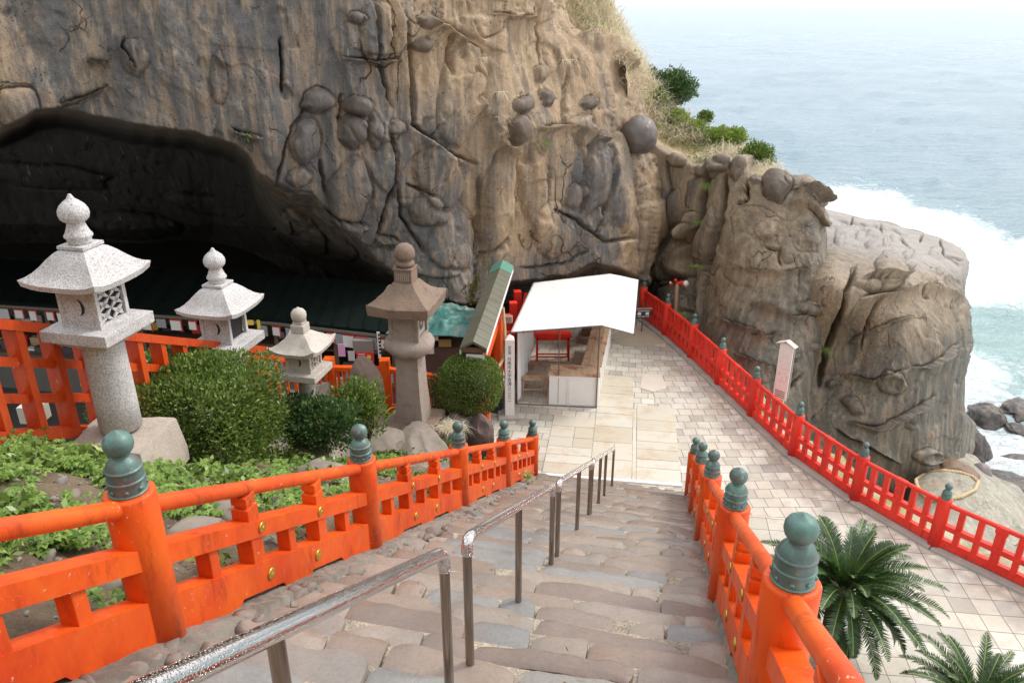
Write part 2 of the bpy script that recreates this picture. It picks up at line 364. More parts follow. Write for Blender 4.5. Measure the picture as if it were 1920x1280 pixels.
def rock_material(name, tan, grey, dark, stain=.5, rough=.62, third=((.03, .028, .026), (.075, .066, .058))):  # default third pair: near-black standing in for the cave's shade
    n = NT(name); t = n.sep(n.attr('tone'))
    co_s = n.coord((1.5, 1.5, .16)); co = n.coord()
    st1 = n.noise(.9, 7, .62, co_s, .25); st2 = n.noise(3.0, 6, .65, n.coord((1.6, 1.6, .14)), .15); big = n.noise(.32, 4, .55, co)
    f = n.math('ADD', t[0], n.math('MULTIPLY', n.math('SUBTRACT', st1, .5), 1.9)); f = n.math('ADD', f, n.math('MULTIPLY', n.math('SUBTRACT', big, .5), 1.2))
    f = n.ramp(f, [(.32, 0.0), (.85, 1.0)])
    c = n.mix(f, grey, tan)
    c = n.mix(n.math('MULTIPLY', n.ramp(st2, [(.47, 0.0), (.62, 1.0)]), .45), c, tuple(min(1, x * 1.5 + .02) for x in tan))
    c = n.mix(n.math('MULTIPLY', n.ramp(n.noise(1.5, 7, .66, n.coord((1.8, 1.8, .09), (0, 0, .4)), .15), [(.50, 0.0), (.66, 1.0)]), stain), c, dark)
    c = n.mix(n.math('MULTIPLY', n.ramp(n.noise(1.1, 5, .6, co, .6), [(.56, 0.0), (.68, 1.0)]), .35), c, (.26, .15, .085))   # iron stain
    c = n.mix(n.math('MULTIPLY', n.ramp(n.noise(9, 6, .75, co), [(.35, 0.0), (.65, 1.0)]), .5), c, n.mix(1.0, c, 1.5, 'MULTIPLY'))
    c = n.mix(n.math('MULTIPLY', n.ramp(n.noise(30, 5, .8, co), [(.40, 1.0), (.54, 0.0)]), .55), c, n.mix(1.0, c, .5, 'MULTIPLY'))
    c = n.mix(t[1], c, n.mix(n.noise(6, 5, .6, co), (.055, .046, .042), (.16, .13, .115)))
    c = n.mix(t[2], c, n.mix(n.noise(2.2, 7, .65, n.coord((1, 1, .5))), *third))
    # thin dark joints, white mineral runs and small pits in the stone
    w1 = n.t.nodes.new('ShaderNodeTexNoise'); w1.inputs['Scale'].default_value = .8; w1.inputs['Detail'].default_value = 5; n.l(co, w1.inputs['Vector'])
    wv = n.t.nodes.new('ShaderNodeVectorMath'); wv.operation = 'MULTIPLY_ADD'; wv.inputs[1].default_value = (1.5, 1.5, .8); n.l(w1.outputs['Color'], wv.inputs[0]); n.l(n.coord((1, 1, .55)), wv.inputs[2])
    ve = n.voro(.75, wv.outputs[0], 'DISTANCE_TO_EDGE'); jm = n.math('MULTIPLY', n.ramp(ve, [(.0, 1.0), (.018, 0.0)]), n.ramp(n.noise(.6, 4, .6, co), [(.54, 0.0), (.62, 1.0)]))
    ve2 = n.voro(2.6, wv.outputs[0], 'DISTANCE_TO_EDGE'); jm2 = n.math('MULTIPLY', n.ramp(ve2, [(.0, 1.0), (.03, 0.0)]), n.ramp(n.noise(.9, 4, .6, n.coord((1, 1, .8), (.3, 0, 0))), [(.60, 0.0), (.68, .7)]))
    jj = n.math('MAXIMUM', jm, jm2); c = n.mix(n.math('MULTIPLY', jj, .8), c, (.035, .028, .024))
    mr = n.math('MULTIPLY', n.ramp(n.noise(5.5, 6, .7, n.coord((1.5, 1.5, .07))), [(.60, 0.0), (.66, 1.0)]), n.ramp(n.noise(.7, 3, .6, co), [(.5, 0.0), (.62, .55)])); c = n.mix(mr, c, (.50, .46, .40))
    pt = n.ramp(n.voro(11, co), [(.10, 1.0), (.2, 0.0)]); pt = n.math('MULTIPLY', pt, n.ramp(n.noise(1.3, 4, .6, co), [(.5, 0.0), (.6, .8)])); c = n.mix(pt, c, (.06, .05, .042))
    wet = n.noise(1.4, 4, .6, co_s)
    rg = n.ramp(wet, [(.35, rough - .12), (.65, rough + .15)])
    b = n.bump(n.noise(4, 10, .72, n.coord((1, 1, .6)), .1), .6, .09); b = n.bump(n.noise(7, 6, .7, n.coord((1, 1, .12))), .35, .03, b)
    b = n.bump(n.noise(24, 7, .75, co), .6, .03, b); b = n.bump(n.math('SUBTRACT', 1.0, n.math('MAXIMUM', jj, pt)), .9, .05, b)
    return n.fin(c, rg, b, spec=.4)
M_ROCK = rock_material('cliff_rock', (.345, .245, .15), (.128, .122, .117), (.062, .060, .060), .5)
M_ROCK2 = rock_material('outcrop_rock', (.25, .19, .125), (.12, .108, .086), (.04, .036, .033), .4, .5, ((.20, .175, .16), (.40, .36, .32)))
M_SHELF = rock_material('shelf_rock', (.42, .36, .30), (.21, .19, .18), (.10, .085, .08), .5, .7)
M_SEAROCK = rock_material('sea_rock', (.14, .11, .09), (.07, .06, .055), (.03, .027, .027), .6, .35)

# ---- main cliff with the mouth of the cave under it
LIPU = [-1400, -300, 0, 40, 66, 110, 150, 230, 300, 370, 440, 464, 480, 500, 520, 583, 620, 660, 700, 760, 860, 900, 940, 1000, 1060, 1110, 1160, 1200, 1260]
LIPV = [300, 260, 238, 222, 205, 200, 208, 226, 238, 246, 266, 286, 318, 326, 334, 360, 390, 430, 470, 520, 566, 560, 528, 520, 512, 486, 500, 522, 640]
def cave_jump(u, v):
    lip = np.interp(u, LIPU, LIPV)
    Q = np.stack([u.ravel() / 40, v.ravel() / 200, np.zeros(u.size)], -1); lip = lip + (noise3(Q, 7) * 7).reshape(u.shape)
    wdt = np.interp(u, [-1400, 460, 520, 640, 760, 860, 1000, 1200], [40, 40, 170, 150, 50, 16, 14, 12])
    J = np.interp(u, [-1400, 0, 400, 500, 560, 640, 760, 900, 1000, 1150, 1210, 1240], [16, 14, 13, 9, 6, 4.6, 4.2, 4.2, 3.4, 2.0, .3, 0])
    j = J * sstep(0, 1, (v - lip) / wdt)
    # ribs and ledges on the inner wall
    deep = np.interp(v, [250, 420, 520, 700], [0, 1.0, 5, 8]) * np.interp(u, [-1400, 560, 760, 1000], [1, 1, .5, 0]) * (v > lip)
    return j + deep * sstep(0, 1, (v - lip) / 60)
ctrlA = [(-1400, -150, 9), (-1400, 250, 9), (-1400, 700, 9), (-300, -100, 14), (-300, 300, 14), (-300, 700, 14.5), (0, -100, 15.3), (0, 100, 14.9), (0, 230, 14.6), (250, -100, 16.2), (250, 100, 15.8), (230, 220, 15.5),
         (460, 270, 16.2), (450, 50, 16.5), (600, -50, 17), (600, 200, 17), (590, 370, 17), (640, 480, 17.6), (700, 530, 18.2), (800, -50, 18.6), (800, 200, 18.4), (800, 400, 18.3), (860, 550, 18.6),
         (1000, -50, 21.6), (1000, 200, 20.7), (1000, 400, 20.5), (1000, 500, 20.9), (1060, 0, 23.5), (1100, 100, 23), (1180, 130, 24), (1190, 220, 23.7), (1200, 350, 22.9), (1200, 500, 22.4), (1110, 480, 21.5),
         (1222, 610, 22.6), (200, 700, 15.5), (500, 700, 17), (900, 650, 19), (0, 700, 15)]
A_right = [(1048, -110), (1052, 0), (1064, 60), (1105, 86), (1178, 116), (1186, 200), (1210, 262), (1236, 330), (1240, 420), (1216, 470), (1205, 540), (1224, 615)]
F = []
def CR(w, d, *p): F.append(('crack', p, w, d))
def LG(w, d, *p): F.append(('ledge', p, w, d))
def LU(*a): F.append(('lump',) + a)
LG(9, .30, (881, 85), (850, 58), (820, 42), (796, 28)); CR(3, .35, (897, 102), (881, 85), (844, 53), (796, 30))
CR(4, .55, (755, 40), (767, 106), (771, 191), (769, 232), (800, 260), (840, 288), (893, 309)); LG(22, .32, (893, 309), (840, 288), (800, 262), (771, 236))
CR(4, .5, (942, 228), (966, 284), (962, 366), (942, 431), (897, 488), (893, 520)); CR(4, .5, (901, 330), (899, 406), (895, 480))
LU(930, 375, 26, 115, 8, .55); LU(1000, 360, 26, 75, -5, .35); LU(1035, 430, 40, 48, 0, .3)
CR(3, .4, (741, 341), (751, 406), (779, 447), (796, 475)); CR(3.5, .5, (1137, 264), (1139, 345), (1125, 423), (1113, 439)); CR(3, .35, (1068, 244), (1084, 284), (1096, 366), (1084, 398))
CR(3.5, .4, (1035, 390), (1080, 414), (1129, 451), (1190, 447)); CR(3, .3, (966, 500), (1048, 496), (1104, 467)); CR(4, .5, (1186, 325), (1198, 366), (1202, 427), (1194, 500))
LG(7, .5, (1180, 124), (1145, 110), (1108, 91), (1064, 75)); CR(3, .3, (759, 345), (788, 354), (812, 368)); LG(7, .4, (690, 420), (641, 412), (601, 396)); LG(7, .35, (751, 455), (722, 441), (700, 437))
LG(5, .3, (998, 34), (946, 30), (905, 24)); CR(3, .35, (641, 179), (639, 232)); CR(3.5, .45, (727, 250), (739, 284), (735, 340), (700, 450)); LG(5, .25, (752, 112), (700, 114), (640, 108))
for p in (((525, 70), (525, 175)), ((575, 200), (543, 241), (529, 284), (514, 343)), ((598, 300), (612, 368)), 
          ((700, 0), (706, 110), (735, 200)), ((1000, 40), (1010, 120)), ((1060, 130), (1052, 240)), ((845, 60), (840, 140))):
    CR(3, .35, *p)
LG(7, .28, (258, 133), (226, 90), (233, 66)); LG(5, .2, (430, 130), (394, 108)); LG(7, .35, (486, 256), (452, 250), (428, 240)); LG(8, .35, (205, 160), (150, 185), (110, 196)); LU(30, 200, 45, 38, 20, .5)
LG(6, .25, (205, 118), (160, 112)); LU(410, 150, 16, 45, 0, .18); LU(255, 110, 26, 36, 0, .15)
LG(8, .4, (975, 300), (920, 262), (890, 170)); LG(7, .35, (1130, 270), (1060, 235), (1000, 240))
for a in ((673, 199, 27, 19, 10, .45, .6), (661, 247, 24, 31, 0, .5, .6), (594, 188, 33, 24, -10, .45, .45), (571, 262, 28, 45, 12, .45, .35), (1020, 185, 13, 17, 0, .4, .8), (972, 198, 22, 15, -15, .4, .7), (966, 244, 17, 29, 0, .5, .75),
          (740, 238, 17, 14, 0, .3, .5), (788, 84, 19, 14, 0, .35, .7), (795, 38, 20, 14, 0, .35, .6), (1098, 194, 14, 13, 0, .35, .8), (1121, 259, 14, 11, 0, .35, .4), (1075, 368, 17, 24, 20, .3, .6),
          (1110, 330, 24, 72, 4, .45, .35), (1158, 345, 25, 92, -6, .5, .15), (664, 32, 16, 12, 0, .35, .7), (700, 245, 14, 30, 0, .3, .3), (800, 395, 32, 30, 0, .3, .2), (655, 360, 36, 60, 10, .4, .15), (1010, 140, 14, 18, 0, .3, .4),
          (860, 180, 40, 95, 8, .35), (820, 330, 40, 70, -20, .3), (700, 60, 30, 60, 0, .2), (560, 330, 26, 18, 0, .3, .2), (1090, 245, 26, 26, 0, .25), (1180, 240, 10, 14, 0, .3, .5), (850, 450, 45, 60, 0, .3, .1), (610, 455, 60, 26, 20, .5, .2),
          (480, 400, 60, 22, 15, .6), (380, 380, 70, 20, 10, .5), (250, 420, 90, 30, 5, .6), (90, 330, 110, 26, 5, .6), (560, 430, 50, 28, 30, .6, .1), (540, 500, 80, 20, 14, .7)):
    LU(*a)
tanA = tps([(-1400, 0, .2), (0, 0, .3), (20, 120, .6), (100, 20, .25), (200, 80, .02), (350, 60, .0), (330, 180, .1), (480, 50, .05), (480, 200, .15), (600, 60, 0.0), (600, 300, .1), (700, 100, 0.05), (700, 300, .15), (750, 100, .7), (820, 60, .8),
            (850, 220, .65), (780, 250, .2), (800, 350, .45), (830, 420, .1), (750, 480, .2), (860, 500, .15), (920, 350, .85), (1000, 60, 1.0), (1000, 200, .9), (1000, 330, .95), (1050, 430, .5), (1100, 80, 1.0), (1150, 200, .95), (1110, 330, .1), (1200, 350, .7),
            (1190, 450, .7), (1000, 480, .4), (400, 400, .1), (0, 400, .1), (600, 600, 0), (930, 430, .8), (1060, 300, .7)])
su = np.r_[np.linspace(0, .42, 46)[:-1], np.linspace(.42, 1, 560)]
A_top = [(-1400, -110), (1048, -110)]; A_bot = [(-1400, 760), (700, 760), (900, 700), (1100, 640), (1224, 615)]
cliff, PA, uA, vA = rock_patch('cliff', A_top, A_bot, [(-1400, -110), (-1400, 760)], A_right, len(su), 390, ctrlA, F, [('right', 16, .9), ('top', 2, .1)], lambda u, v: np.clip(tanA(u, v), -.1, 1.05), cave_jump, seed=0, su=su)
tag(cliff, 'towering weathered sandstone cliff, brown and grey streaked, overhanging the dark cave mouth', 'cliff', kind='structure')

# ---- the outcrop behind the fence (right of the crevice)
F = []
CR(6, 1.0, (1362, 330), (1355, 395), (1345, 430), (1333, 484), (1316, 560), (1305, 600)); CR(7, 1.1, (1330, 320), (1316, 372), (1302, 450), (1300, 500), (1295, 600)); CR(3, .35, (1400, 340), (1402, 372), (1385, 385))
LG(6, .28, (1519, 592), (1480, 596), (1447, 579), (1405, 566)); LG(6, .25, (1474, 626), (1434, 630), (1396, 612), (1356, 598)); CR(3, .3, (1250, 300), (1255, 350), (1240, 440))
LG(5, .2, (1520, 510), (1500, 505), (1460, 515), (1360, 500)); CR(2.5, .25, (1434, 465), (1460, 470), (1463, 500)); LU(1440, 432, 24, 18, 0, .12); LU(1395, 490, 34, 50, 0, .12)
LU(1515, 578, 20, 14, 0, .35); LU(1525, 650, 14, 8, 0, .2, .3); LU(1262, 486, 38, 42, 0, .9); LU(1262, 566, 32, 38, 0, .6); LU(1285, 430, 18, 15, 0, .6); LU(1298, 415, 10, 20, 0, .5, 0)
LU(1245, 400, 24, 46, 20, .2, .7); LU(1295, 360, 10, 28, 15, .1, .8); LU(1325, 450, 18, 55, 8, .3, .25); LU(1235, 445, 18, 16, 0, .2, .7)
LU(1330, 318, 30, 14, -15, .35, .5); LU(1352, 306, 17, 18, 10, .35, .6); LU(1383, 312, 13, 24, 15, .3, .5); LU(1455, 350, 24, 27, -15, .6, .7); LU(1490, 345, 22, 16, 0, .15, .3); LU(1525, 362, 26, 13, 15, .4, .5); LG(6, .35, (1552, 408), (1515, 396), (1480, 385)); LG(5, .25, (1548, 372), (1515, 362), (1488, 362))
LU(1420, 338, 16, 10, 0, .3, .7); LU(1480, 470, 16, 24, 10, .12, .4); CR(3, .3, (1420, 750), (1470, 735), (1500, 700)); LG(5, .2, (1500, 700), (1440, 690), (1380, 660)); LU(1270, 300, 20, 12, 0, .3, .2)
ctrlB = [(1200, 250, 24), (1240, 280, 24), (1300, 310, 23.4), (1350, 300, 22.6), (1400, 320, 22.2), (1455, 330, 21.6), (1540, 355, 21.3), (1545, 410, 20.4), (1230, 400, 24), (1225, 480, 24.6), (1260, 480, 24.2), (1230, 600, 24.4), (1270, 600, 23.0), (1300, 420, 22.8),
         (1300, 600, 21.6), (1345, 470, 21.6), (1400, 480, 20.4), (1400, 620, 18.9), (1500, 500, 19.6), (1550, 500, 19.6), (1545, 600, 19.2), (1515, 740, 18.0), (1420, 720, 17.9), (1330, 720, 19.2), (1480, 900, 16.6), (1200, 640, 24.4), (1350, 820, 17.5)]
B_top = [(1196, 235), (1240, 275), (1300, 305), (1322, 312), (1340, 294), (1362, 288), (1378, 304), (1390, 290), (1402, 296), (1404, 330), (1440, 342), (1456, 322), (1474, 318), (1484, 330), (1515, 328), (1552, 352)]
B_right = [(1552, 352), (1548, 372), (1534, 388), (1548, 408), (1531, 416), (1542, 424), (1552, 505), (1548, 590), (1544, 624), (1531, 670), (1519, 729), (1510, 790), (1500, 960)]
tanB = tps([(1220, 300, .8), (1230, 450, .35), (1270, 480, .75), (1330, 380, .75), (1400, 420, .95), (1480, 430, .85), (1400, 560, .65), (1500, 540, .35), (1540, 480, .45), (1450, 650, .15), (1350, 620, .3), (1500, 760, .05), (1545, 400, .6), (1420, 800, .05)])
outB, *_ = rock_patch('outcrop', B_top, [(1190, 640), (1300, 790), (1400, 900), (1500, 960)], [(1196, 235), (1205, 330), (1200, 420), (1192, 500), (1190, 640)], B_right, 230, 330, ctrlB, F,
                      [('right', 15, 1.2), ('top', 10, .5)], lambda u, v: np.clip(tanB(u, v), -.05, 1.0), None, .62, 3, mat=M_ROCK2, wrap_depth=3.5)
tag(outB, 'brown weathered sandstone outcrop with a deep vertical joint, behind the red fence', 'cliff', kind='structure')

# ---- the sea-side headland and its flat shelf
F = []
CR(5, .8, (1604, 500), (1599, 520), (1586, 560), (1565, 619), (1548, 662), (1535, 720)); CR(3, .35, (1650, 530), (1645, 560), (1628, 602), (1614, 653)); LG(5, .22, (1712, 594), (1666, 604), (1628, 620), (1580, 650))
LU(1670, 716, 23, 22, -25, .3); LU(1672, 716, 13, 13, 0, -.22); LU(1738, 856, 28, 14, 10, .3); LU(1738, 858, 18, 8, 10, -.25); LU(1702, 797, 11, 7, 0, .25); LU(1561, 720, 14, 8, 0, .3, .3); LU(1599, 759, 22, 14, 35, .3, .2)
LG(6, .25, (1700, 690), (1640, 712), (1560, 700)); LG(6, .3, (1760, 740), (1700, 770), (1640, 800), (1580, 790)); LG(5, .25, (1800, 640), (1740, 680), (1700, 690)); LG(6, .3, (1560, 800), (1620, 830), (1690, 870))
LG(9, .35, (1816, 596), (1780, 566), (1740, 545), (1700, 548), (1640, 552), (1610, 560)); LU(1670, 500, 30, 34, 20, .22); LU(1650, 530, 40, 18, 0, .3); CR(3, .25, (1720, 545), (1725, 560), (1735, 565)); LG(5, .25, (1610, 528), (1660, 528), (1695, 520))
for a in ((1573, 453, 11, 10, 0, .6, .8), (1590, 436, 26, 11, -12, .5, .6), (1640, 458, 22, 9, -12, .5, .75), (1662, 455, 8, 8, 0, .4, .75), (1703, 478, 10, 8, 0, .5, .8), (1640, 440, 16, 8, 0, .4, .5), (1678, 447, 12, 6, 0, .4, .6), (1707, 500, 13, 6, -20, .4, .5),
          (1755, 470, 14, 7, -10, .4, .3), (1760, 511, 8, 7, 0, .3, .4), (1628, 432, 12, 6, 0, .3, .4), (1780, 535, 16, 16, 30, -.5), (1740, 520, 14, 6, 0, .25), (1560, 425, 16, 6, 0, .4, .6), (1612, 446, 9, 7, 0, .4, .4)): LU(*a[:5], a[5] * .35, *a[6:])
for p in (((1560, 415), (1640, 425), (1700, 440)), ((1690, 445), (1700, 465), (1715, 470)), ((1770, 480), (1800, 500)), ((1600, 405), (1595, 425)), ((1650, 420), (1655, 440)), ((1730, 440), (1725, 455)), ((1762, 448), (1770, 480), (1805, 490))): CR(2.2, .3, *p)
ctrlC = [(1540, 392, 31), (1600, 403, 30), (1700, 430, 28), (1762, 445, 27), (1800, 465, 25.6), (1815, 495, 24.6), (1808, 555, 23), (1560, 480, 20.8), (1620, 480, 21.6), (1675, 484, 21.2), (1640, 445, 25), (1720, 480, 23), (1703, 524, 20.6), (1780, 550, 21.2),
         (1815, 580, 21.2), (1760, 600, 19.6), (1640, 600, 18.9), (1700, 700, 18.4), (1815, 700, 20.2), (1560, 640, 19.4), (1540, 730, 18.9), (1600, 800, 18), (1700, 890, 18.2), (1770, 885, 18.8), (1805, 860, 20.5), (1790, 900, 20), (1500, 900, 17.5), (1650, 960, 17.5), (1740, 650, 18.9)]
C_top = [(1520, 384), (1539, 391), (1592, 402), (1653, 419), (1701, 430), (1762, 445), (1800, 465)]
C_right = [(1800, 465), (1815, 491), (1814, 509), (1808, 555), (1816, 585), (1817, 620), (1808, 695), (1806, 771), (1822, 797), (1810, 856), (1797, 892), (1770, 960)]
tanC = tps([(1540, 420, .6), (1700, 450, .35), (1800, 480, .2), (1600, 540, .9), (1680, 520, .95), (1760, 570, .9), (1640, 600, .55), (1800, 620, .45), (1700, 700, .3), (1600, 720, .25), (1700, 830, .1), (1790, 850, -.2), (1600, 850, .1)])
outC, *_ = rock_patch('headland', C_top, [(1480, 960), (1600, 990), (1700, 990), (1770, 960)], [(1520, 384), (1500, 500), (1495, 700), (1480, 960)], C_right, 230, 360, ctrlC, F,
                      [('right', 14, 1.3), ('top', 3, .25)], lambda u, v: np.clip(tanC(u, v), -.2, 1.0), None, lambda u, v: np.interp(v, [440, 520, 600], [.22, .35, .55]), 5, mat=M_ROCK2, wrap_depth=3.0, third=lambda u, v: sstep(500, 465, v + (u - 1640) * -.25))
tag(outC, 'grey brown sea headland with a flat pitted top, foam beyond it', 'cliff', kind='structure')
# ================================================================== SEA
def projuv(P):
    d = P - np.array([0, 0, HC]); f = d[:, 1] * _c - d[:, 2] * _s; up = d[:, 1] * _s + d[:, 2] * _c
    return 960 + FPX * d[:, 0] / f, 640 - FPX * up / f
n = NT('sea_water')
t = n.sep(n.attr('foam')); co = n.coord()
lac = n.voro(.55, n.mix(.35, co, n.t.nodes.new('ShaderNodeTexNoise').outputs['Color']), 'DISTANCE_TO_EDGE')
fn = n.noise(.55, 9, .72, n.coord((1, .75, 1)), .6); fn2 = n.noise(2.6, 7, .7, co, .8)
fm = n.math('ADD', n.math('MULTIPLY', n.math('SUBTRACT', fn, .5), 2.6), n.math('MULTIPLY', n.math('SUBTRACT', fn2, .5), 1.3))
fm = n.math('ADD', fm, n.math('MULTIPLY', t[0], 1.6)); fm = n.ramp(fm, [(.45, 0.0), (1.05, 1.0)])
deep = n.mix(n.noise(.06, 4, .5, co), (.145, .245, .31), (.28, .39, .46)); deep = n.mix(t[1], deep, (.34, .48, .48))
colr = n.mix(fm, deep, n.mix(n.ramp(n.noise(1.3, 8, .75, co, 1.0), [(.38, 0.0), (.6, 1.0)]), (.62, .72, .75), (.86, .89, .90)))
b = n.bump(n.noise(.35, 6, .62, n.coord((1, 2.2, 1), (0, 0, .25)), .5), 1.0, .65); b = n.bump(n.noise(1.1, 6, .68, n.coord((1, 2.2, 1), (0, 0, .2))), .9, .30, b)
b = n.bump(fn2, .6, .12, b)
M_SEA = n.fin(colr, n.mix(fm, .22, .85), b, spec=.5); M_SEA.node_tree.nodes['Principled BSDF'].inputs['IOR'].default_value = 1.33
Ys = np.r_[np.linspace(10, 40, 110)[:-1], 40 * (14000 / 40) ** np.linspace(0, 1, 230)]
tx = np.tan(np.linspace(R(-55), R(58), 420))
gy, gt = np.meshgrid(Ys, tx, indexing='ij'); gx = gt * gy; Ps = np.stack([gx.ravel(), gy.ravel(), np.zeros(gx.size)], -1)
fade = np.clip(160 / np.maximum(Ps[:, 1], 1), 0, 1) ** .5
Wp = Ps * np.array([.22, .45, 1]); Wp[:, 2] = 0
h = (.55 * noise3(Wp * .45, 3) + .42 * (1 - 2 * np.abs(noise3(Wp + noise3(Ps * .1, 8)[:, None], 4))) * .6 + .16 * fbm(Wp * 3, 3, 9)) * fade
Ps[:, 2] = -6 + h * np.clip(1.2 - Ps[:, 1] / 900, .0, 1)
uu, vv = projuv(Ps)
foamf = tps([(1150, 100, -.9), (1500, 100, -.9), (1900, 100, -.9), (1300, 250, -.8), (1500, 280, -.6), (1700, 300, -.6), (1900, 330, -.6), (1560, 330, -.1), (1560, 365, .8), (1620, 375, .9), (1700, 400, .9), (1750, 370, -.1), (1800, 430, 1), (1850, 400, .1), (1900, 450, .5), (1900, 400, -.4),
             (1850, 500, 1.2), (1900, 540, 1.1), (1850, 560, .7), (1850, 600, -.25), (1900, 600, -.2), (1880, 640, -.1), (1850, 700, .75), (1900, 720, .45), (1850, 780, .5), (1900, 850, .7), (1840, 850, .9), (1900, 900, .7), (2000, 700, .3), (2000, 900, .3), (2000, 500, 1), (2100, 600, .2), (1820, 640, .3)])
fo = np.where((vv > 60) & (Ps[:, 1] < 400), foamf(np.clip(uu, 1000, 2150), np.clip(vv, 60, 950)), -.9); fo = np.clip(fo, -.9, 1.2)
tq = np.where(Ps[:, 1] < 200, np.clip(sstep(430, 620, vv) * .8 + .6 * np.exp(-((uu - 1720) / 60) ** 2 - ((vv - 425) / 30) ** 2) + .25 * sstep(250, 420, vv), 0, 1), 0)
idx = np.arange(gx.size).reshape(gx.shape); Fs = np.stack([idx[:-1, :-1], idx[:-1, 1:], idx[1:, 1:], idx[1:, :-1]], -1).reshape(-1, 4)
me = mesh_np('sea', Ps, Fs); a = me.color_attributes.new('foam', 'FLOAT_COLOR', 'POINT')
a.data.foreach_set('color', np.stack([fo, tq, fo * 0, fo * 0 + 1], -1).astype(np.float32).ravel())
tag(link('sea', me, M_SEA), 'pale blue choppy sea with white foam round the rocks', kind='structure')

# ================================================================== PLAZA
FENCE = [(4.05, 22.75), (4.52, 21.33), (4.94, 19.72), (5.30, 18.07), (5.67, 16.38), (6.08, 14.62), (6.76, 12.97), (7.62, 11.56), (8.85, 10.1), (10.1, 8.6)]
def tile_mat(name, rot, w_=.36, h_=.29, tint=(1, 1, 1), off=.5, var=1.0, grout=(.20, .17, .14)):
    n = NT(name); co = n.coord((1, 1, 1), (0, 0, rot)); wob = n.t.nodes.new('ShaderNodeTexNoise'); wob.inputs['Scale'].default_value = .7; n.l(n.coord(), wob.inputs['Vector'])
    vm = n.t.nodes.new('ShaderNodeVectorMath'); vm.operation = 'MULTIPLY_ADD'; vm.inputs[1].default_value = (.10, .10, 0); n.l(wob.outputs['Color'], vm.inputs[0]); n.l(co, vm.inputs[2])
    br = n.t.nodes.new('ShaderNodeTexBrick'); br.offset = off; br.inputs['Scale'].default_value = 1; br.inputs['Mortar Size'].default_value = .008; br.inputs['Mortar Smooth'].default_value = .3
    br.inputs['Brick Width'].default_value = w_; br.inputs['Row Height'].default_value = h_; br.inputs['Bias'].default_value = 0
    br.inputs['Color1'].default_value = (0, 0, 0, 1); br.inputs['Color2'].default_value = (1, 1, 1, 1); br.inputs['Mortar'].default_value = (.5, .5, .5, 1); n.l(vm.outputs[0], br.inputs['Vector'])
    c = n.ramp(br.outputs['Color'], [(0.0, (.50 * tint[0], .47 * tint[1], .39 * tint[2])), (.3, (.68 * tint[0], .645 * tint[1], .555 * tint[2])), (.55, (.62 * tint[0], .565 * tint[1], .475 * tint[2])), (.8, (.72 * tint[0], .70 * tint[1], .62 * tint[2])), (1.0, (.44 * tint[0], .41 * tint[1], .36 * tint[2]))])
    c = n.mix(n.math('MULTIPLY', n.ramp(n.noise(55, 3, .7), [(.35, 0.0), (.7, 1.0)]), .4), c, n.mix(1.0, c, .62, 'MULTIPLY'))
    c = n.mix(n.math('MULTIPLY', n.ramp(n.noise(.55, 5, .6), [(.42, 0.0), (.7, 1.0)]), .6), c, n.mix(1.0, c, (.66, .60, .54), 'MULTIPLY'))
    c = n.mix(n.math('MULTIPLY', n.ramp(n.noise(2.3, 6, .7), [(.5, 0.0), (.62, 1.0)]), .35), c, (.34, .29, .24))
    c = n.mix(br.outputs['Fac'], c, grout)
    hb = n.mix(br.outputs['Fac'], 1.0, 0.0); b = n.bump(hb, .6, .012); b = n.bump(n.noise(70, 3, .7), .25, .006, b)
    return n.fin(c, n.ramp(n.noise(.9, 5, .65), [(.4, .32), (.62, .68)]), b)
M_TA = tile_mat('paving_tiles', R(9), .34, .30); M_TB = tile_mat('paving_tiles_fence_side', R(-1), .31, .31, (1.0, .98, .98), .35); M_TC = tile_mat('paving_tiles_diagonal', R(-68 + 45 + 30), .37, .37, (.98, .98, .97), 0.0)
def flat(name, pts, z, mat, label=None):
    mb = MB(); mb.add([(x, y, z) for x, y in pts], [tuple(range(len(pts)))]); o = mb.build(name, mat); me = o.data
    if me.polygons[0].normal.z < 0: me.flip_normals()
    return tag(o, label, kind='structure')
edge = [(x + .16, y + .10) for x, y in FENCE]
flat('plaza', [(-22, 8), (-22, 30), (3.7, 30)] + [(3.9, 24)] + edge + [(10.1, 3), (.8, 3), (-22, 3)], 0.0, M_TA, 'pale stone tiled plaza at the foot of the steps')
flat('plaza_fence_side', [(3.55, 19.5), (4.94, 19.7)] + edge[3:6] + [(6.22, 14.7), (6.0, 12.35), (3.55, 12.55)], .004, M_TB, 'pale pinkish paving beside the red fence')
flat('plaza_near', [(3.40, 12.55), (6.0, 12.35), (6.22, 14.6)] + edge[6:] + [(10.2, 3.2), (1.2, 3.2)], .008, M_TC, 'pale square paving laid diagonally by the palms')
M_SLAB = None
flat('cave_yard', [(-60, 12), (-60, 60), (3.4, 60), (.6, 20.6), (-.1, 17.6), (-1.2, 16.2), (-1.2, 12)], .012, simple('dark_paving', (.07, .062, .054), .6, .35, 2, bump=.4), 'dark stone yard under the cave roof')  # darker paving laid over the tiles under the cave roof
n = NT('granite_slab'); rnd = n.island(); c = n.ramp(rnd, [(0, (.62, .56, .45)), (.35, (.68, .64, .55)), (.7, (.58, .51, .39)), (1, (.64, .61, .54))])
c = n.mix(n.math('MULTIPLY', n.ramp(n.noise(1.6, 6, .7), [(.5, 0.0), (.65, 1.0)]), .45), c, (.50, .33, .16)); c = n.mix(n.math('MULTIPLY', n.ramp(n.noise(60, 3, .8), [(.4, 0.0), (.6, 1.0)]), .45), c, n.mix(1.0, c, .55, 'MULTIPLY'))
c = n.mix(n.math('MULTIPLY', n.ramp(n.noise(.7, 5, .7), [(.5, 0.0), (.7, 1.0)]), .4), c, (.40, .36, .30))
M_SLAB = n.fin(c, .6, n.bump(n.noise(45, 4, .7), .3, .006))
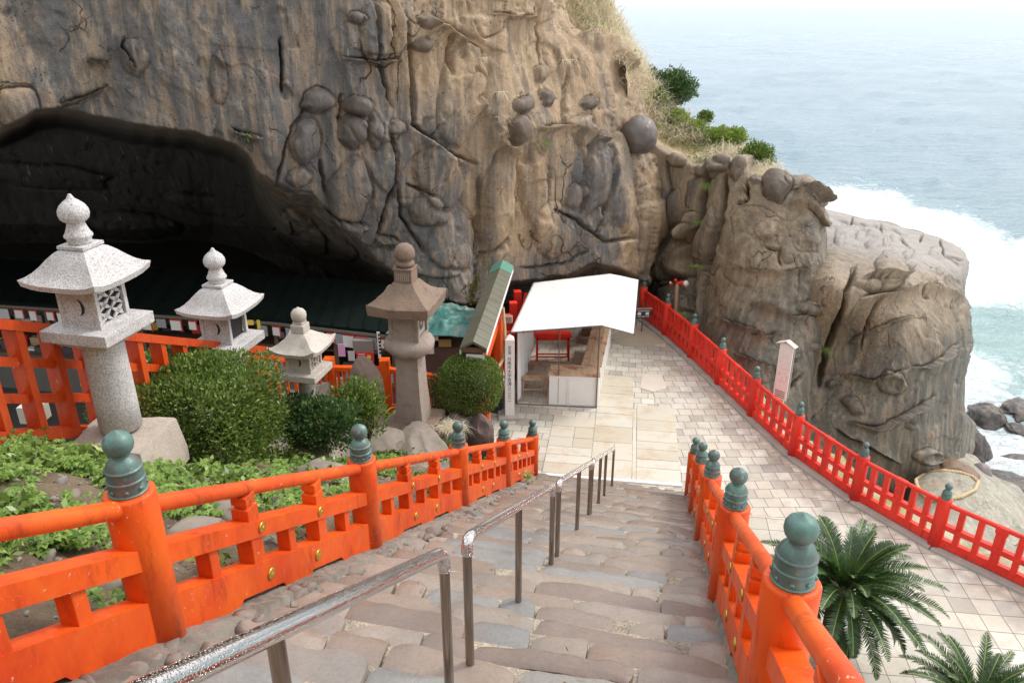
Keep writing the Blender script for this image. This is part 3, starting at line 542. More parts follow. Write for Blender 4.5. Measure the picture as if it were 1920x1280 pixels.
rng = random.Random(4); mb = MB(); az = R(8.6); dy = np.array([math.sin(az), math.cos(az)]); dx_ = np.array([math.cos(az), -math.sin(az)]); o0 = np.array([.62, 13.97])
for ci, (x0, x1, y1) in enumerate([(0, .99, 2.1), (.99, 1.86, 4.6), (1.95, 2.86, 2.9)]):
    y = 0.02
    while y < y1:
        hgt = rng.choice([.34, .42, .5, .62, .72]); xs = [(x0, x1)] if rng.random() < .75 else [(x0, x0 + (x1 - x0) * .55), (x0 + (x1 - x0) * .55, x1)]
        for a, b_ in xs:
            cxy = o0 + dx_ * ((a + b_) / 2) + dy * (y + hgt / 2)
            mb.box((cxy[0], cxy[1], .0), (b_ - a - .012, hgt - .012, .03 + rng.random() * .006), rz=-az + rng.uniform(-.004, .004), bev=.005)
        y += hgt
cxy = o0 + dx_ * 1.905 + dy * 1.5; mb.box((*cxy, .0), (.07, 3.0, .026), rz=-az)
tag(mb.build('paving_slabs', M_SLAB), 'large yellowish granite slabs forming a path across the plaza', kind='structure')
flat('patched_paving', [(PZ(u, v, 0)[0], PZ(u, v, 0)[1]) for u, v in ((1180, 612), (1228, 620), (1250, 640), (1215, 652), (1165, 648), (1140, 630))], .010, simple('worn_cement', (.47, .40, .30), .5, .2, 3))
flat('patched_paving', [(PZ(u, v, 0)[0], PZ(u, v, 0)[1]) for u, v in ((1205, 700), (1240, 702), (1250, 728), (1225, 735), (1200, 728))], .010, simple('pale_cement', (.60, .53, .45), .6, .12, 3))
M_CONC = simple('old_concrete', (.40, .37, .33), .75, .35, 3, bump=.5)
mb = MB(); a = [Vector((x, y, 0)) for x, y in FENCE]
for i in range(len(a) - 1):
    mb.beam(a[i] + Vector((.02, 0, .02)), a[i + 1] + Vector((.02, 0, .02)), .42, .09, bev=.01)
tag(mb.build('fence_kerb', M_CONC), kind='structure')
# drop below the plaza towards the sea, with a strip of grassy bank
M_BANK = None
n = NT('grassy_bank'); c = n.mix(n.ramp(n.noise(3, 6, .7), [(.35, 0.0), (.65, 1.0)]), (.42, .37, .17), (.16, .22, .05)); c = n.mix(n.ramp(n.noise(1.1, 4, .6), [(.4, 0.0), (.6, 1.0)]), c, (.50, .44, .33))
M_BANK = n.fin(c, .9, n.bump(n.noise(30, 5, .7), .8, .04))
off = []
for i, (x, y) in enumerate(edge):
    off.append([(x, y, -.02), (x + .5, y + .25, -.22), (x + 1.3, y + .6, -.7), (x + 1.9, y + 1.0, -2.2), (x + 2.3, y + 1.3, -7.2)])
V = np.array(off); V = np.repeat(V, 1, axis=0)
Vi = np.stack([np.interp(np.linspace(0, len(edge) - 1, 90), range(len(edge)), V[:, j, k]) for j in range(5) for k in range(3)], -1).reshape(90, 5, 3)
Vj = np.stack([np.interp(np.linspace(0, 4, 33), range(5), Vi[i, :, k]) for i in range(90) for k in range(3)], -1).T.reshape(90, 3, 33).transpose(0, 2, 1).copy()
dsp = fbm(Vj.reshape(-1, 3) * 1.2, 4, 77).reshape(90, 33) * .35 * np.clip(np.arange(33) / 6, 0, 1)
Vj[..., 2] += dsp; Vj[..., 0] += dsp
idx = np.arange(90 * 33).reshape(90, 33); Fb = np.stack([idx[:-1, :-1], idx[1:, :-1], idx[1:, 1:], idx[:-1, 1:]], -1).reshape(-1, 4)
tag(link('bank', mesh_np('bank', Vj.reshape(-1, 3), Fb), M_BANK), 'rough grassy bank dropping from the plaza to the sea', kind='structure')

# ================================================================== STAIRS
n = NT('stair_stone'); rnd = n.island()
c = n.ramp(rnd, [(0, (.215, .165, .132)), (.2, (.265, .212, .172)), (.38, (.29, .25, .21)), (.55, (.19, .145, .12)), (.72, (.25, .213, .18)), (.82, (.18, .18, .175)), (.92, (.24, .238, .225)), (1, (.22, .165, .13))])
c = n.mix(n.math('MULTIPLY', n.ramp(n.noise(2.4, 6, .6, n.coord((1, 1, 1)), 1.2), [(.35, 0.0), (.7, 1.0)]), .5), c, n.mix(1.0, c, (1.35, 1.28, 1.22), 'MULTIPLY'))
c = n.mix(n.math('MULTIPLY', n.ramp(n.noise(3.6, 5, .65, None, .8), [(.55, 0.0), (.7, 1.0)]), .4), c, (.25, .14, .075))
c = n.mix(n.math('MULTIPLY', n.ramp(n.noise(40, 4, .75), [(.38, 1.0), (.55, 0.0)]), .35), c, n.mix(1.0, c, .6, 'MULTIPLY'))
b = n.bump(n.noise(6, 7, .65, None, .5), .5, .02); b = n.bump(n.noise(60, 3, .7), .3, .004, b)
M_STEP = n.fin(c, n.ramp(n.noise(2.0, 5, .6, None, .5), [(.4, .25), (.62, .55)]), b, spec=.5)
n = NT('stair_mortar'); c = n.mix(n.ramp(n.noise(3, 5, .7), [(.4, 0.0), (.65, 1.0)]), (.40, .34, .26), (.25, .215, .175)); vv_ = n.voro(70, None, 'F1', 'Color'); c = n.mix(.45, c, n.mix(1.0, c, n.ramp(n.sep(vv_)[0], [(0, .35), (1, 1.5)]), 'MULTIPLY'))
M_MORT = n.fin(c, .85, n.bump(n.voro(70), .6, .01))
TREAD, LATL, LATR = .308, -2.33, .50; RISE = TREAD * SL
rng = random.Random(11); Vs, Fs_, nb = [], [], 0
def stone(s0, s1, l0, l1, ztop, seed, drop=.16, rr=.014):
    global nb
    nx, ny = max(5, int((l1 - l0) / .05)), 7; a_, b_ = np.meshgrid(np.linspace(-1, 1, nx), np.linspace(-1, 1, ny)); e = np.maximum(abs(a_), abs(b_))
    r2 = np.random.RandomState(seed); k = .04 + .09 * r2.rand()
    A = a_ * (1 - k * (b_ ** 2) * abs(a_) ** 3); B = b_ * (1 - k * (a_ ** 2) * abs(b_) ** 3 * .8)
    l = (l0 + l1) / 2 + A * (l1 - l0) / 2; s_ = (s0 + s1) / 2 + B * (s1 - s0) / 2
    q = np.stack([l.ravel() * 2.2, s_.ravel() * 2.2, np.full(l.size, seed * .37)], -1); nz = noise3(q, 5).reshape(l.shape); nf = noise3(q * 3, 6).reshape(l.shape)
    s_ = s_ + (nz * .035 + nf * .03); l = l + .03 * noise3(q + 9, 7).reshape(l.shape)
    front = np.clip(b_, 0, 1) ** 3
    z = ztop + nz * .010 + nf * .008 - rr * (np.abs(a_) ** 10 + np.abs(b_) ** 8) - .020 * front + r2.uniform(-.02, .02) * a_
    def W(l, s_, z): return np.stack([SD[0] * (s_ + KS) + LD[0] * l, SD[1] * (s_ + KS) + LD[1] * l, z], -1)
    top = W(l, s_, z).reshape(-1, 3); idx = np.arange(nx * ny).reshape(ny, nx)
    ring = np.r_[idx[0, :], idx[1:, -1], idx[-1, -2::-1], idx[-2:0:-1, 0]]
    cx = top.mean(0); sk1 = top[ring].copy(); sk1[:, :2] += (sk1[:, :2] - cx[:2]) * .012; sk1[:, 2] -= .03; sk2 = sk1.copy(); sk2[:, 2] -= drop
    V = np.concatenate([top, top[ring], sk1, sk2]); f = [np.stack([idx[:-1, :-1], idx[:-1, 1:], idx[1:, 1:], idx[1:, :-1]], -1).reshape(-1, 4)]
    m = len(ring); r0 = nx * ny + np.arange(m); r1 = r0 + m; r2_ = r1 + m
    for x, y in ((r0, r1), (r1, r2_)): f.append(np.stack([x, y, np.roll(y, -1), np.roll(x, -1)], -1))
    Vs.append(V); Fs_.append(np.concatenate(f) + nb); nb += len(V)
mort = MB()
for i in range(0, 46):
    zt = (i + .42) * RISE; se = -i * TREAD; l = LATL - rng.uniform(0, .2); k = 0      # step i: front edge at s = se, goes back to se - TREAD
    while l < LATR:
        wd = rng.choice([.24, .4, .55, .7, .85, 1.1]) * rng.uniform(.85, 1.15); l1 = min(l + wd, LATR + rng.uniform(0, .06))
        if LATR - l1 < .2: l1 = LATR + rng.uniform(0, .06)
        dpt = TREAD + rng.uniform(.03, .08)
        if rng.random() < .12:                                            # the step made of two narrow stones, one behind the other
            stone(se - dpt * .52, se + rng.uniform(-.01, .02), l, l1, zt - .01, i * 31 + k); stone(se - dpt, se - dpt * .53, l, l1, zt + .01, i * 31 + k + 7)
        else: stone(se - dpt, se + rng.uniform(-.02, .03), l, l1, zt + rng.uniform(-.012, .012), i * 31 + k)
        l = l1 + rng.choice([.006, .01, .015, .02, .03, .11]); k += 1
        if l > LATR - .06: break
    for (a0, a1) in ((LATL - .12, LATR + .1),):
        p = [SP(se - TREAD, a0), SP(se - TREAD, a1), SP(se - .012, a1), SP(se - .012, a0)]
        for q in p: q.z = zt - .045
        lo = [SP(se - .012, a1), SP(se - .012, a0)]
        for q in lo: q.z = zt - RISE - .04
        mort.add(p + lo, [(3, 2, 1, 0), (2, 3, 5, 4)])
st = mort.build('stairs', M_MORT); tag(st, 'worn reddish stone steps set in sandy mortar, running down to the plaza', kind='structure')
link('stones', mesh_np('stones', np.concatenate(Vs), np.concatenate(Fs_)), M_STEP, st)
mb = MB(); a0, b0 = PZ(1003, 890, 0), PZ(1279, 912, 0); mb.beam(a0 + Vector((0, .02, .012)), b0 + Vector((0, .02, .012)), .085, .05); tag(mb.build('white_kerb_line', simple('white_marble', (.85, .84, .82), .5, .04)), kind='structure')
# side kerbs of the stairs (under the fences) and the wall on the plaza side
M_KERB = None
n = NT('kerb_rubble'); c = n.mix(n.ramp(n.noise(4, 6, .7), [(.35, 0.0), (.65, 1.0)]), (.20, .18, .15), (.34, .30, .25)); c = n.mix(n.ramp(n.noise(1.7, 4, .6), [(.5, 0.0), (.6, 1.0)]), c, (.17, .14, .115)); M_KERB = n.fin(c, .8, n.bump(n.noise(14, 7, .75), .9, .05))
def kerb(name, l0, l1, hs, base):
    ns, nl = 300, 9; ss = np.linspace(-14, .25, ns); ll = np.linspace(l0, l1, nl); V = []
    for s_ in ss:
        for j, l in enumerate(ll): V.append(SP(s_, l, hs if 0 < j < nl - 1 else hs - .22))
    V = np.array([tuple(v) for v in V]); nn = fbm(V * 5, 4, 51); V[:, 2] += nn * .03 + .006 * np.tanh(noise3(V * 4.2, 54) * 9); V[:, 0] += .03 * fbm(V * 3, 3, 52); V[:, 2] = np.maximum(V[:, 2], -.02)
    idx = np.arange(ns * nl).reshape(ns, nl); return tag(link(name, mesh_np(name, V, np.stack([idx[:-1, :-1], idx[:-1, 1:], idx[1:, 1:], idx[1:, :-1]], -1).reshape(-1, 4)), M_KERB), kind='structure')
kerb('stair_kerb', -2.80, -2.27, .055, 0); kerb('stair_kerb', .46, .86, .06, 0)
mb = MB(); pr = [SP(s_, .80, .03) for s_ in np.linspace(-14, .2, 60)]
for i in range(59):
    a_, b_ = pr[i], pr[i + 1]; mb.add([a_, b_, (b_[0], b_[1], -.02), (a_[0], a_[1], -.02)], [(0, 3, 2, 1)])
tag(mb.build('stair_side_wall', M_KERB), kind='structure')

# ================================================================== GARDEN SLOPE
def rise_ctrl(lst): return [(*SLAT(p[0], p[1]), p[2] + SL * SLAT(p[0], p[1])[0]) for p in lst]
gpts = [(-4.21, 7.3, 4.36), (-3.9, 10.0, 2.75), (-2.85, 10.0, 2.6), (-1.75, 12.5, 1.72), (-.9, 12.9, 1.15), (-.55, 14.0, .35), (-.7, 15.3, .12), (-1.3, 14.6, .75), (-2.4, 14.0, 1.2), (-4.3, 13.4, 1.3), ]
grc = rise_ctrl(gpts) + [(s_, -2.66, .02) for s_ in np.linspace(-14, -1, 12)] + [(-.2, -2.7, -.02), (.3, -2.9, .1), (-13, -5, .6)] + [(s_, l_, .62 if s_ < -4 else .3) for s_ in (-13, -11, -9.5, -8, -6.5, -5, -3) for l_ in (-6.15, -8)] + [(s_, -3.1, .22) for s_ in (-12, -10, -8, -6, -4, -2)]
_g = np.array(grc); _gs = tps([(x * 60, y * 60, z) for x, y, z in grc])
ns, nl = 260, 110; ss, ll = np.meshgrid(np.linspace(-14, 2.2, ns), np.linspace(-2.62, -9.5, nl), indexing='ij'); rr_ = _gs(ss * 60, ll * 60)
Q = np.stack([ss.ravel(), ll.ravel(), np.zeros(ss.size)], -1)
ground_rough = (.10 * fbm(Q * 1.3, 4, 81) + .05 * fbm(Q * 5, 4, 83)).reshape(ss.shape) * np.clip((-2.62 - ll) * 3, 0, 1)
X = SD[0] * (ss + KS) + LD[0] * ll; Yg = SD[1] * (ss + KS) + LD[1] * ll; Z = np.maximum(-SL * ss + rr_ + ground_rough, -.05)
def GZ(x, y):
    s_, l = SLAT(x, y); return max(0, -SL * s_ + float(_gs(np.array([s_ * 60.]), np.array([l * 60.]))[0]))
n = NT('garden_soil'); c = n.mix(n.ramp(n.noise(1.3, 6, .65), [(.35, 0.0), (.65, 1.0)]), (.13, .088, .055), (.27, .20, .13)); c = n.mix(n.ramp(n.noise(3.1, 5, .7), [(.52, 0.0), (.66, 1.0)]), c, (.16, .15, .08)); c = n.mix(.4, c, n.mix(1.0, c, n.ramp(n.noise(45, 4, .8), [(.3, .3), (.7, 1.7)]), 'MULTIPLY'))
M_SOIL = n.fin(c, .9, n.bump(n.noise(22, 8, .75), .9, .05))
# the garden stops at its retaining side above the shrine yard and at the plaza
keep = (Yg < 15.75) & ((Yg < 14.9) | (X > -3)) & (X < -.28 - (Yg > 15) * .2) | (ss < -.6)
Z = np.where(ll < -6.45, np.maximum(Z - (-6.45 - ll) * 3.5, 0), Z); far = (Yg > 15.2) | ((Yg > 13.9) & (X < -2.2)); Z = np.where(far, np.minimum(Z, .0), Z)
idx = np.arange(ns * nl).reshape(ns, nl); Fg = np.stack([idx[:-1, :-1], idx[1:, :-1], idx[1:, 1:], idx[:-1, 1:]], -1).reshape(-1, 4)[:, ::-1]
kk = keep.ravel(); Fg = Fg[kk[Fg].all(1)]
tag(link('garden_slope', mesh_np('garden_slope', np.stack([X.ravel(), Yg.ravel(), Z.ravel()], -1), Fg), M_SOIL), 'sloping planted bed of soil and rock beside the steps', kind='structure')
# hillside behind and above the photographer, from which the stairs come down
ny_, nx_ = 40, 60; gx, gy = np.meshgrid(np.linspace(-60, 22, nx_), np.linspace(-40, -1.6, ny_)); gz = 7.9 + (-1.6 - gy) * .75 + 1.2 * fbm(np.stack([gx.ravel() * .2, gy.ravel() * .2, 0 * gx.ravel()], -1), 3, 19).reshape(gx.shape); gz = np.minimum(gz, 32)
idx = np.arange(nx_ * ny_).reshape(ny_, nx_)
tag(link('hillside', mesh_np('hillside', np.stack([gx.ravel(), gy.ravel(), gz.ravel()], -1), np.stack([idx[:-1, :-1], idx[:-1, 1:], idx[1:, 1:], idx[1:, :-1]], -1).reshape(-1, 4)), simple('hillside_green', (.07, .09, .035), .9, .5, 2)), 'wooded hillside behind the steps', kind='structure')

ny_, nx_ = 40, 40; gx, gy = np.meshgrid(np.linspace(-70, -13.5, nx_), np.linspace(-6, 14, ny_)); gz = 2.0 + (-13.5 - gx) * 1.0 + 1.2 * fbm(np.stack([gx.ravel() * .2, gy.ravel() * .2, 0 * gx.ravel()], -1), 3, 23).reshape(gx.shape); gz = np.minimum(gz, 30); gz[:, 0] = -.5  # unseen slope added to keep side light out of the cave
idx = np.arange(nx_ * ny_).reshape(ny_, nx_)
tag(link('hillside', mesh_np('hillside', np.stack([gx.ravel(), gy.ravel(), gz.ravel()], -1), np.stack([idx[:-1, :-1], idx[:-1, 1:], idx[1:, 1:], idx[1:, :-1]], -1).reshape(-1, 4)), simple('hillside_green', (.07, .09, .035), .9, .5, 2)), 'unseen hillside added left of the shrine yard, keeping light off the cave', kind='structure')
# ================================================================== FENCES
def painted(name, col, dark, wear=.5):
    n = NT(name); co = n.coord(); f = n.noise(2.2, 5, .6, co, .4)
    c = n.mix(n.ramp(f, [(.35, 0.0), (.7, 1.0)]), col, tuple(x * y for x, y in zip(col, (1.05, 1.6, 1.6))))
    c = n.mix(n.math('MULTIPLY', n.ramp(n.noise(1.6, 7, .72, n.coord((1, 1, .5))), [(.44, 0.0), (.66, 1.0)]), .8), c, dark); c = n.mix(n.math('MULTIPLY', n.ramp(n.noise(7, 6, .75, n.coord((1, 1, .25))), [(.54, 0.0), (.68, 1.0)]), .55), c, tuple(x * .35 for x in dark))
    ch = n.ramp(n.noise(26, 5, .75, co, .6), [(.635, 0.0), (.66, 1.0)]); ch = n.math('MULTIPLY', ch, n.ramp(n.noise(2.1, 3, .6, co), [(.46, 0.0), (.58, 1.0)]))
    c = n.mix(n.math('MULTIPLY', ch, wear), c, (.62, .50, .42))
    b = n.bump(n.noise(9, 6, .6, n.coord((1, 1, 3))), .22, .006); b = n.bump(n.noise(70, 3, .7, co), .12, .002, b)
    return n.fin(c, n.ramp(n.noise(5, 4, .6, co), [(.3, .38), (.7, .6)]), b, spec=.32, **{'Coat Weight': .06, 'Coat Roughness': .3})
M_ORANGE = painted('orange_paint', (.72, .078, .005), (.50, .036, .004), .9)
M_RED = painted('vermilion_paint', (.80, .036, .020), (.64, .022, .012), .35)
M_LATT = painted('weathered_orange_paint', (.60, .060, .008), (.40, .032, .006), 1.0)
n = NT('bronze_verdigris'); co = n.coord(); f = n.noise(7, 6, .7, co, .5)
c = n.mix(n.ramp(f, [(.35, 0.0), (.65, 1.0)]), (.085, .125, .115), (.125, .245, .21)); c = n.mix(n.ramp(n.noise(4, 5, .7, co), [(.52, 0.0), (.66, 1.0)]), c, (.15, .115, .11)); c = n.mix(n.math('MULTIPLY', n.ramp(n.noise(11, 5, .7, co), [(.55, 0.0), (.68, 1.0)]), .6), c, (.27, .42, .38))
M_BRONZE = n.fin(c, .5, n.bump(n.noise(40, 5, .7), .3, .004), .35)
M_BRASS = simple('gilt_brass', (.62, .40, .08), .3, .25, 30, .85)
M_MARK = simple('brass_mark', (.10, .08, .04), .6)
CAPP = [(.098, 0), (.100, .012), (.094, .018), (.0935, .075), (.099, .082), (.099, .096), (.092, .102), (.090, .15), (.095, .157), (.095, .168), (.088, .175), (.080, .20), (.062, .225), (.045, .24), (.043, .252), (.052, .262), (.068, .285), (.076, .315), (.074, .345), (.062, .372), (.042, .390), (.018, .400), (.006, .412), (.0, .415)]
def cap_mesh(c, k=1.0, sh=.88):
    mb = MB(); mb.lathe(c, [(r * k, z * k * sh) for r, z in CAPP], 32)
    for j in range(8):
        a = 2 * math.pi * (j + .5) / 8; mb.lathe(Vector(c) + Vector((math.cos(a) * .094 * k, math.sin(a) * .094 * k, .045 * k * sh)), [(.013 * k, -.004), (.012 * k, .004), (.007 * k, .010), (0, .012)], 10, M=Vector((math.cos(a), math.sin(a), 0)).to_track_quat('Z', 'Y').to_matrix())
    return mb
def make_post(root, base, h, r, capk, mat, sink=.25, label=None):
    mb = MB(); mb.lathe(base, [(r, -sink), (r, h - .015), (r - .008, h - .003), (r - .02, h)], 36); o = mb.build('post', mat, root)
    autosmooth(cap_mesh(base + Vector((0, 0, h - .002)), capk).build('bronze_cap', M_BRONZE, o), 28)
    return o
def stud(root, c, nrm, r=.036):
    q = Vector(nrm).to_track_quat('Z', 'Y').to_matrix(); mb = MB(); mb.lathe(c, [(r, -.004), (r, .006), (r * .82, .012), (r * .7, .009), (r * .45, .014), (0, .017)], 20, M=q); o = mb.build('stud', M_BRASS, root)
    return o
def stair_fence(lat, svals, ends, side, label, gname=None):
    base0 = SP(svals[-1], lat, 0); root = thing('stair_fence', base0, label, 'fence')
    ph, pr = .97, .122; W_ = Vector((LD[0], LD[1], 0)); nrm = W_ * side
    al = (svals if not ends else [ends[0]] + svals)
    for s_ in svals:
        make_post(root, SP(s_, lat, 0), ph, pr, .93, M_ORANGE)
    for a, b in zip(al[:-1], al[1:]):
        sa, sb = a + pr * .85, b - pr * .85; L = sb - sa
        top = MB(); top.tube([SP(a + pr * .5, lat, .87), SP(b - pr * .5, lat, .87)], .047, 20); top.build('top_rail', M_ORANGE, root)
        mid = MB(); mid.beam(SP(a + .04, lat, .575), SP(b - .04, lat, .575), .135, .125, vertical_ends=True); autosmooth(mid.build('middle_rail', M_ORANGE, root), 30)
        # bottom board with its notched underside
        pts = []; nz = [(0, .04), (.30, .04), (.315, .085), (.685, .085), (.70, .04), (1, .04)]
        if L > 2: nz = [(0, .03), (.22, .03), (.24, .09), (.42, .09), (.435, .045), (.565, .045), (.58, .09), (.76, .09), (.78, .03), (1, .03)]
        bt = MB(); hw = .062; lo = [(a + .04 + (b - a - .08) * t, z) for t, z in nz]; up = [(p[0], .315) for p in lo]
        for w0, flip in ((-hw, 1), (hw, 0)):
            for i in range(len(lo) - 1):
                q = [SP(lo[i][0], lat + w0, lo[i][1]), SP(lo[i + 1][0], lat + w0, lo[i + 1][1]), SP(up[i + 1][0], lat + w0, .315), SP(up[i][0], lat + w0, .315)]
                bt.add(q, [(0, 1, 2, 3) if flip else (3, 2, 1, 0)])
        for i in range(len(lo) - 1):
            for z0, z1, fl in ((.315, .315, 1), (lo[i][1], lo[i + 1][1], 0)):
                q = [SP(lo[i][0], lat - hw, z0), SP(lo[i + 1][0], lat - hw, z1), SP(lo[i + 1][0], lat + hw, z1), SP(lo[i][0], lat + hw, z0)]
                bt.add(q, [(0, 1, 2, 3) if fl else (3, 2, 1, 0)])
        bt.build('bottom_rail', M_ORANGE, root)
        for j, t in enumerate((.15, .325, .5, .675, .85)):
            thick = j in (1, 3); wd = .125 if thick else .085; s_ = sa + L * t; c0 = SP(s_, lat, .30); c1 = SP(s_, lat, .53)
            mb = MB(); mb.box((c0 + c1) / 2, (.115 if thick else .10, wd, (c1 - c0).z + .06), rz=-STAIR_AZ, bev=.006); mb.build('baluster', M_ORANGE, root)
            if thick:
                mb = MB(); c = SP(s_, lat, .64); mb.box(c + Vector((0, 0, .035)), (.118, .118, .15), rz=-STAIR_AZ, bev=.006); mb.box(c + Vector((0, 0, .125)), (.08, .08, .05), rz=-STAIR_AZ)
                mb.box(c + Vector((0, 0, .163)), (.108, .108, .06), rz=-STAIR_AZ, bev=.005); mb.build('strut_block', M_ORANGE, root)
        for t in (.345, .66): stud(root, SP(sa + L * t, lat + side * .069, .585), nrm)
        for t in (.36, .62): stud(root, SP(sa + L * t, lat + side * .064, .205), nrm, .042)
    return root
stair_fence(-2.54, [-10.94, -8.3, -5.45, -2.95, -.5], [-13.6], 1, 'orange painted stair fence with bronze post caps beside the planted bed, left of the steps')
stair_fence(.58, [-10.84, -8.3, -5.45, -2.95, -.5], [-13.4], -1, 'orange stair fence with bronze post caps to the right of the steps, nearest the palms')
# --- long vermilion fence on the sea side of the plaza
root = thing('sea_fence', (*FENCE[5], 0), 'long bright red fence with bronze caps curving along the seaward edge of the plaza', 'fence')
for x, y in FENCE: make_post(root, Vector((x, y, 0)), 1.04, .115, .84, M_RED, .02)
for (x0, y0), (x1, y1) in zip(FENCE[:-1], FENCE[1:]):
    a, b = Vector((x0, y0, 0)), Vector((x1, y1, 0)); d = (b - a).normalized(); rz = math.atan2(d.y, d.x); up = Vector((0, 0, 1))
    mb = MB(); mb.tube([a + up * .93, b + up * .93], .043, 16); mb.build('top_rail', M_RED, root)
    mb = MB(); mb.beam(a + up * .50, b + up * .50, .11, .10, bev=.006); mb.build('middle_rail', M_RED, root)
    mb = MB(); mb.beam(a + up * .17, b + up * .17, .10, .17, bev=.006); mb.build('bottom_rail', M_RED, root)
    for j, t in enumerate((.17, .335, .5, .665, .83)):
        wide = j == 2; mb = MB(); p = a + (b - a) * t
        mb.box(p + up * .735, (.16 if wide else .10, .075, .38), rz=rz, bev=.004)
        if wide: mb.box(p + up * .895, (.20, .098, .14), rz=rz, bev=.01)
        mb.box(p + up * .35, (.14 if wide else .10, .075, .21), rz=rz, bev=.004); mb.build('baluster', M_RED, root)
# ================================================================== STEEL HANDRAILS
n = NT('wet_steel_rail'); dr = n.voro(150, None, 'F1'); dm = n.ramp(dr, [(.18, 1.0), (.42, 0.0)]); tcn = n.t.nodes.new('ShaderNodeNewGeometry')
b = n.bump(dm, .9, .004); M_RAIL = n.fin((.62, .60, .585), .13, b, 1.0)
n = NT('steel_post'); M_SPOST = n.fin(n.mix(n.noise(30, 4, .6, n.coord((1, 1, .1))), (.26, .22, .19), (.38, .33, .29)), .24, n.bump(n.noise(60, 3, .6, n.coord((1, 1, .05))), .1, .002), 1.0)
LATH = -.94
def handrail(s0, s1, posts, label, h0=.87, h1=.87):
    root = thing('handrail', SP(s1, LATH, 0), label, 'handrail', 'steel handrails down the middle of the steps')
    def P_(s_): return SP(s_, LATH, h0 + (h1 - h0) * (s_ - s0) / (s1 - s0))
    pts = [P_(s_) for s_ in np.linspace(s0 + .09, s1 - .09, 14)]; A, B = P_(s0), P_(s1)
    def arc(corner, p_in, p_dn): return [corner * 0 + (p_in * (1 - t) ** 2 + corner * 2 * t * (1 - t) + p_dn * t * t) for t in np.linspace(0, 1, 7)]
    near = arc(A, pts[0], A - Vector((0, 0, .10)))[::-1]; farr = arc(B, pts[-1], B - Vector((0, 0, .10)))
    mb = MB(); path = (near[:-1] if posts[0] == s0 else []) + pts + (farr[1:] if posts[-1] == s1 else []); mb.tube(path, .031, 20); mb.build('rail', M_RAIL, root)
    for s_ in posts:
        bt = SP(s_, LATH, -.08); tp = P_(s_) - Vector((0, 0, .10 if s_ in (s0, s1) else .02)); mb = MB(); mb.tube([bt, tp], .0245, 16); p = mb.build('post', M_SPOST, root)
handrail(-13.4, -10.92, [-12.3, -10.92], 'nearest steel handrail, wet with drops, ending in front of the orange fence', 1.0, .87)
handrail(-10.55, -7.81, [-10.55, -9.28, -7.81], 'second steel handrail from the bottom edge of the photo, with a rounded gleaming near end')
handrail(-7.46, -4.62, [-7.46, -5.91, -4.62], 'third steel handrail down the steps, between the second and the farthest')
handrail(-4.42, -.45, [-4.42, -3.2, -2.2, -.45], 'farthest steel handrail, ending at the plaza')
# ================================================================== STONE LANTERNS
def granite(name, base, speck, amt=.55, rust=0.0, sc=150):
    n = NT(name); co = n.coord(); s1 = n.voro(sc, co, 'F1', 'Color'); k = n.sep(s1)[0]
    c = n.mix(n.math('MULTIPLY', n.ramp(k, [(.45, 0.0), (.75, 1.0)]), amt), base, speck); k2 = n.sep(n.voro(sc * 1.7, co, 'F1', 'Color'))[1]
    c = n.mix(n.math('MULTIPLY', n.ramp(k2, [(.75, 0.0), (.85, 1.0)]), amt), c, tuple(min(1, x * 1.25) for x in base))
    c = n.mix(n.math('MULTIPLY', n.ramp(n.noise(3.2, 6, .7, co, .4), [(.42, 0.0), (.64, 1.0)]), .3 + rust * .6), c, (.30, .255, .215) if rust < .6 else (.26, .17, .12))
    c = n.mix(n.math('MULTIPLY', n.ramp(n.noise(5.2, 6, .75, co, .4), [(.54, 0.0), (.66, 1.0)]), .15 + rust * .7), c, (.15, .115, .10) if rust < .6 else (.14, .10, .10))
    b = n.bump(n.noise(90, 4, .8, co), .35, .003); b = n.bump(n.noise(12, 7, .75, co), .15 + rust * .8, .03, b)
    return n.fin(c, .8, b)
M_GR = granite('grey_granite', (.62, .605, .60), (.12, .115, .115), .75); M_GR2 = granite('weathered_granite', (.53, .49, .43), (.20, .17, .15), .4, .25)
M_OLD = granite('old_brown_stone', (.235, .17, .12), (.10, .075, .07), .5, .9, 70); M_OLD2 = granite('pinkish_tuff', (.36, .29, .245), (.2, .16, .14), .35, .5, 90); M_PED = granite('rough_granite', (.47, .40, .33), (.24, .19, .17), .5, .3, 110); M_PURP = granite('purplish_granite', (.44, .36, .36), (.2, .15, .16), .6, .35, 110)
M_DARK = simple('hollow_shade', (.03, .028, .026), .9)  # near-black standing in for shade inside the lanterns
RZ = -STAIR_AZ
RM = Matrix.Rotation(RZ, 4, 'Z')
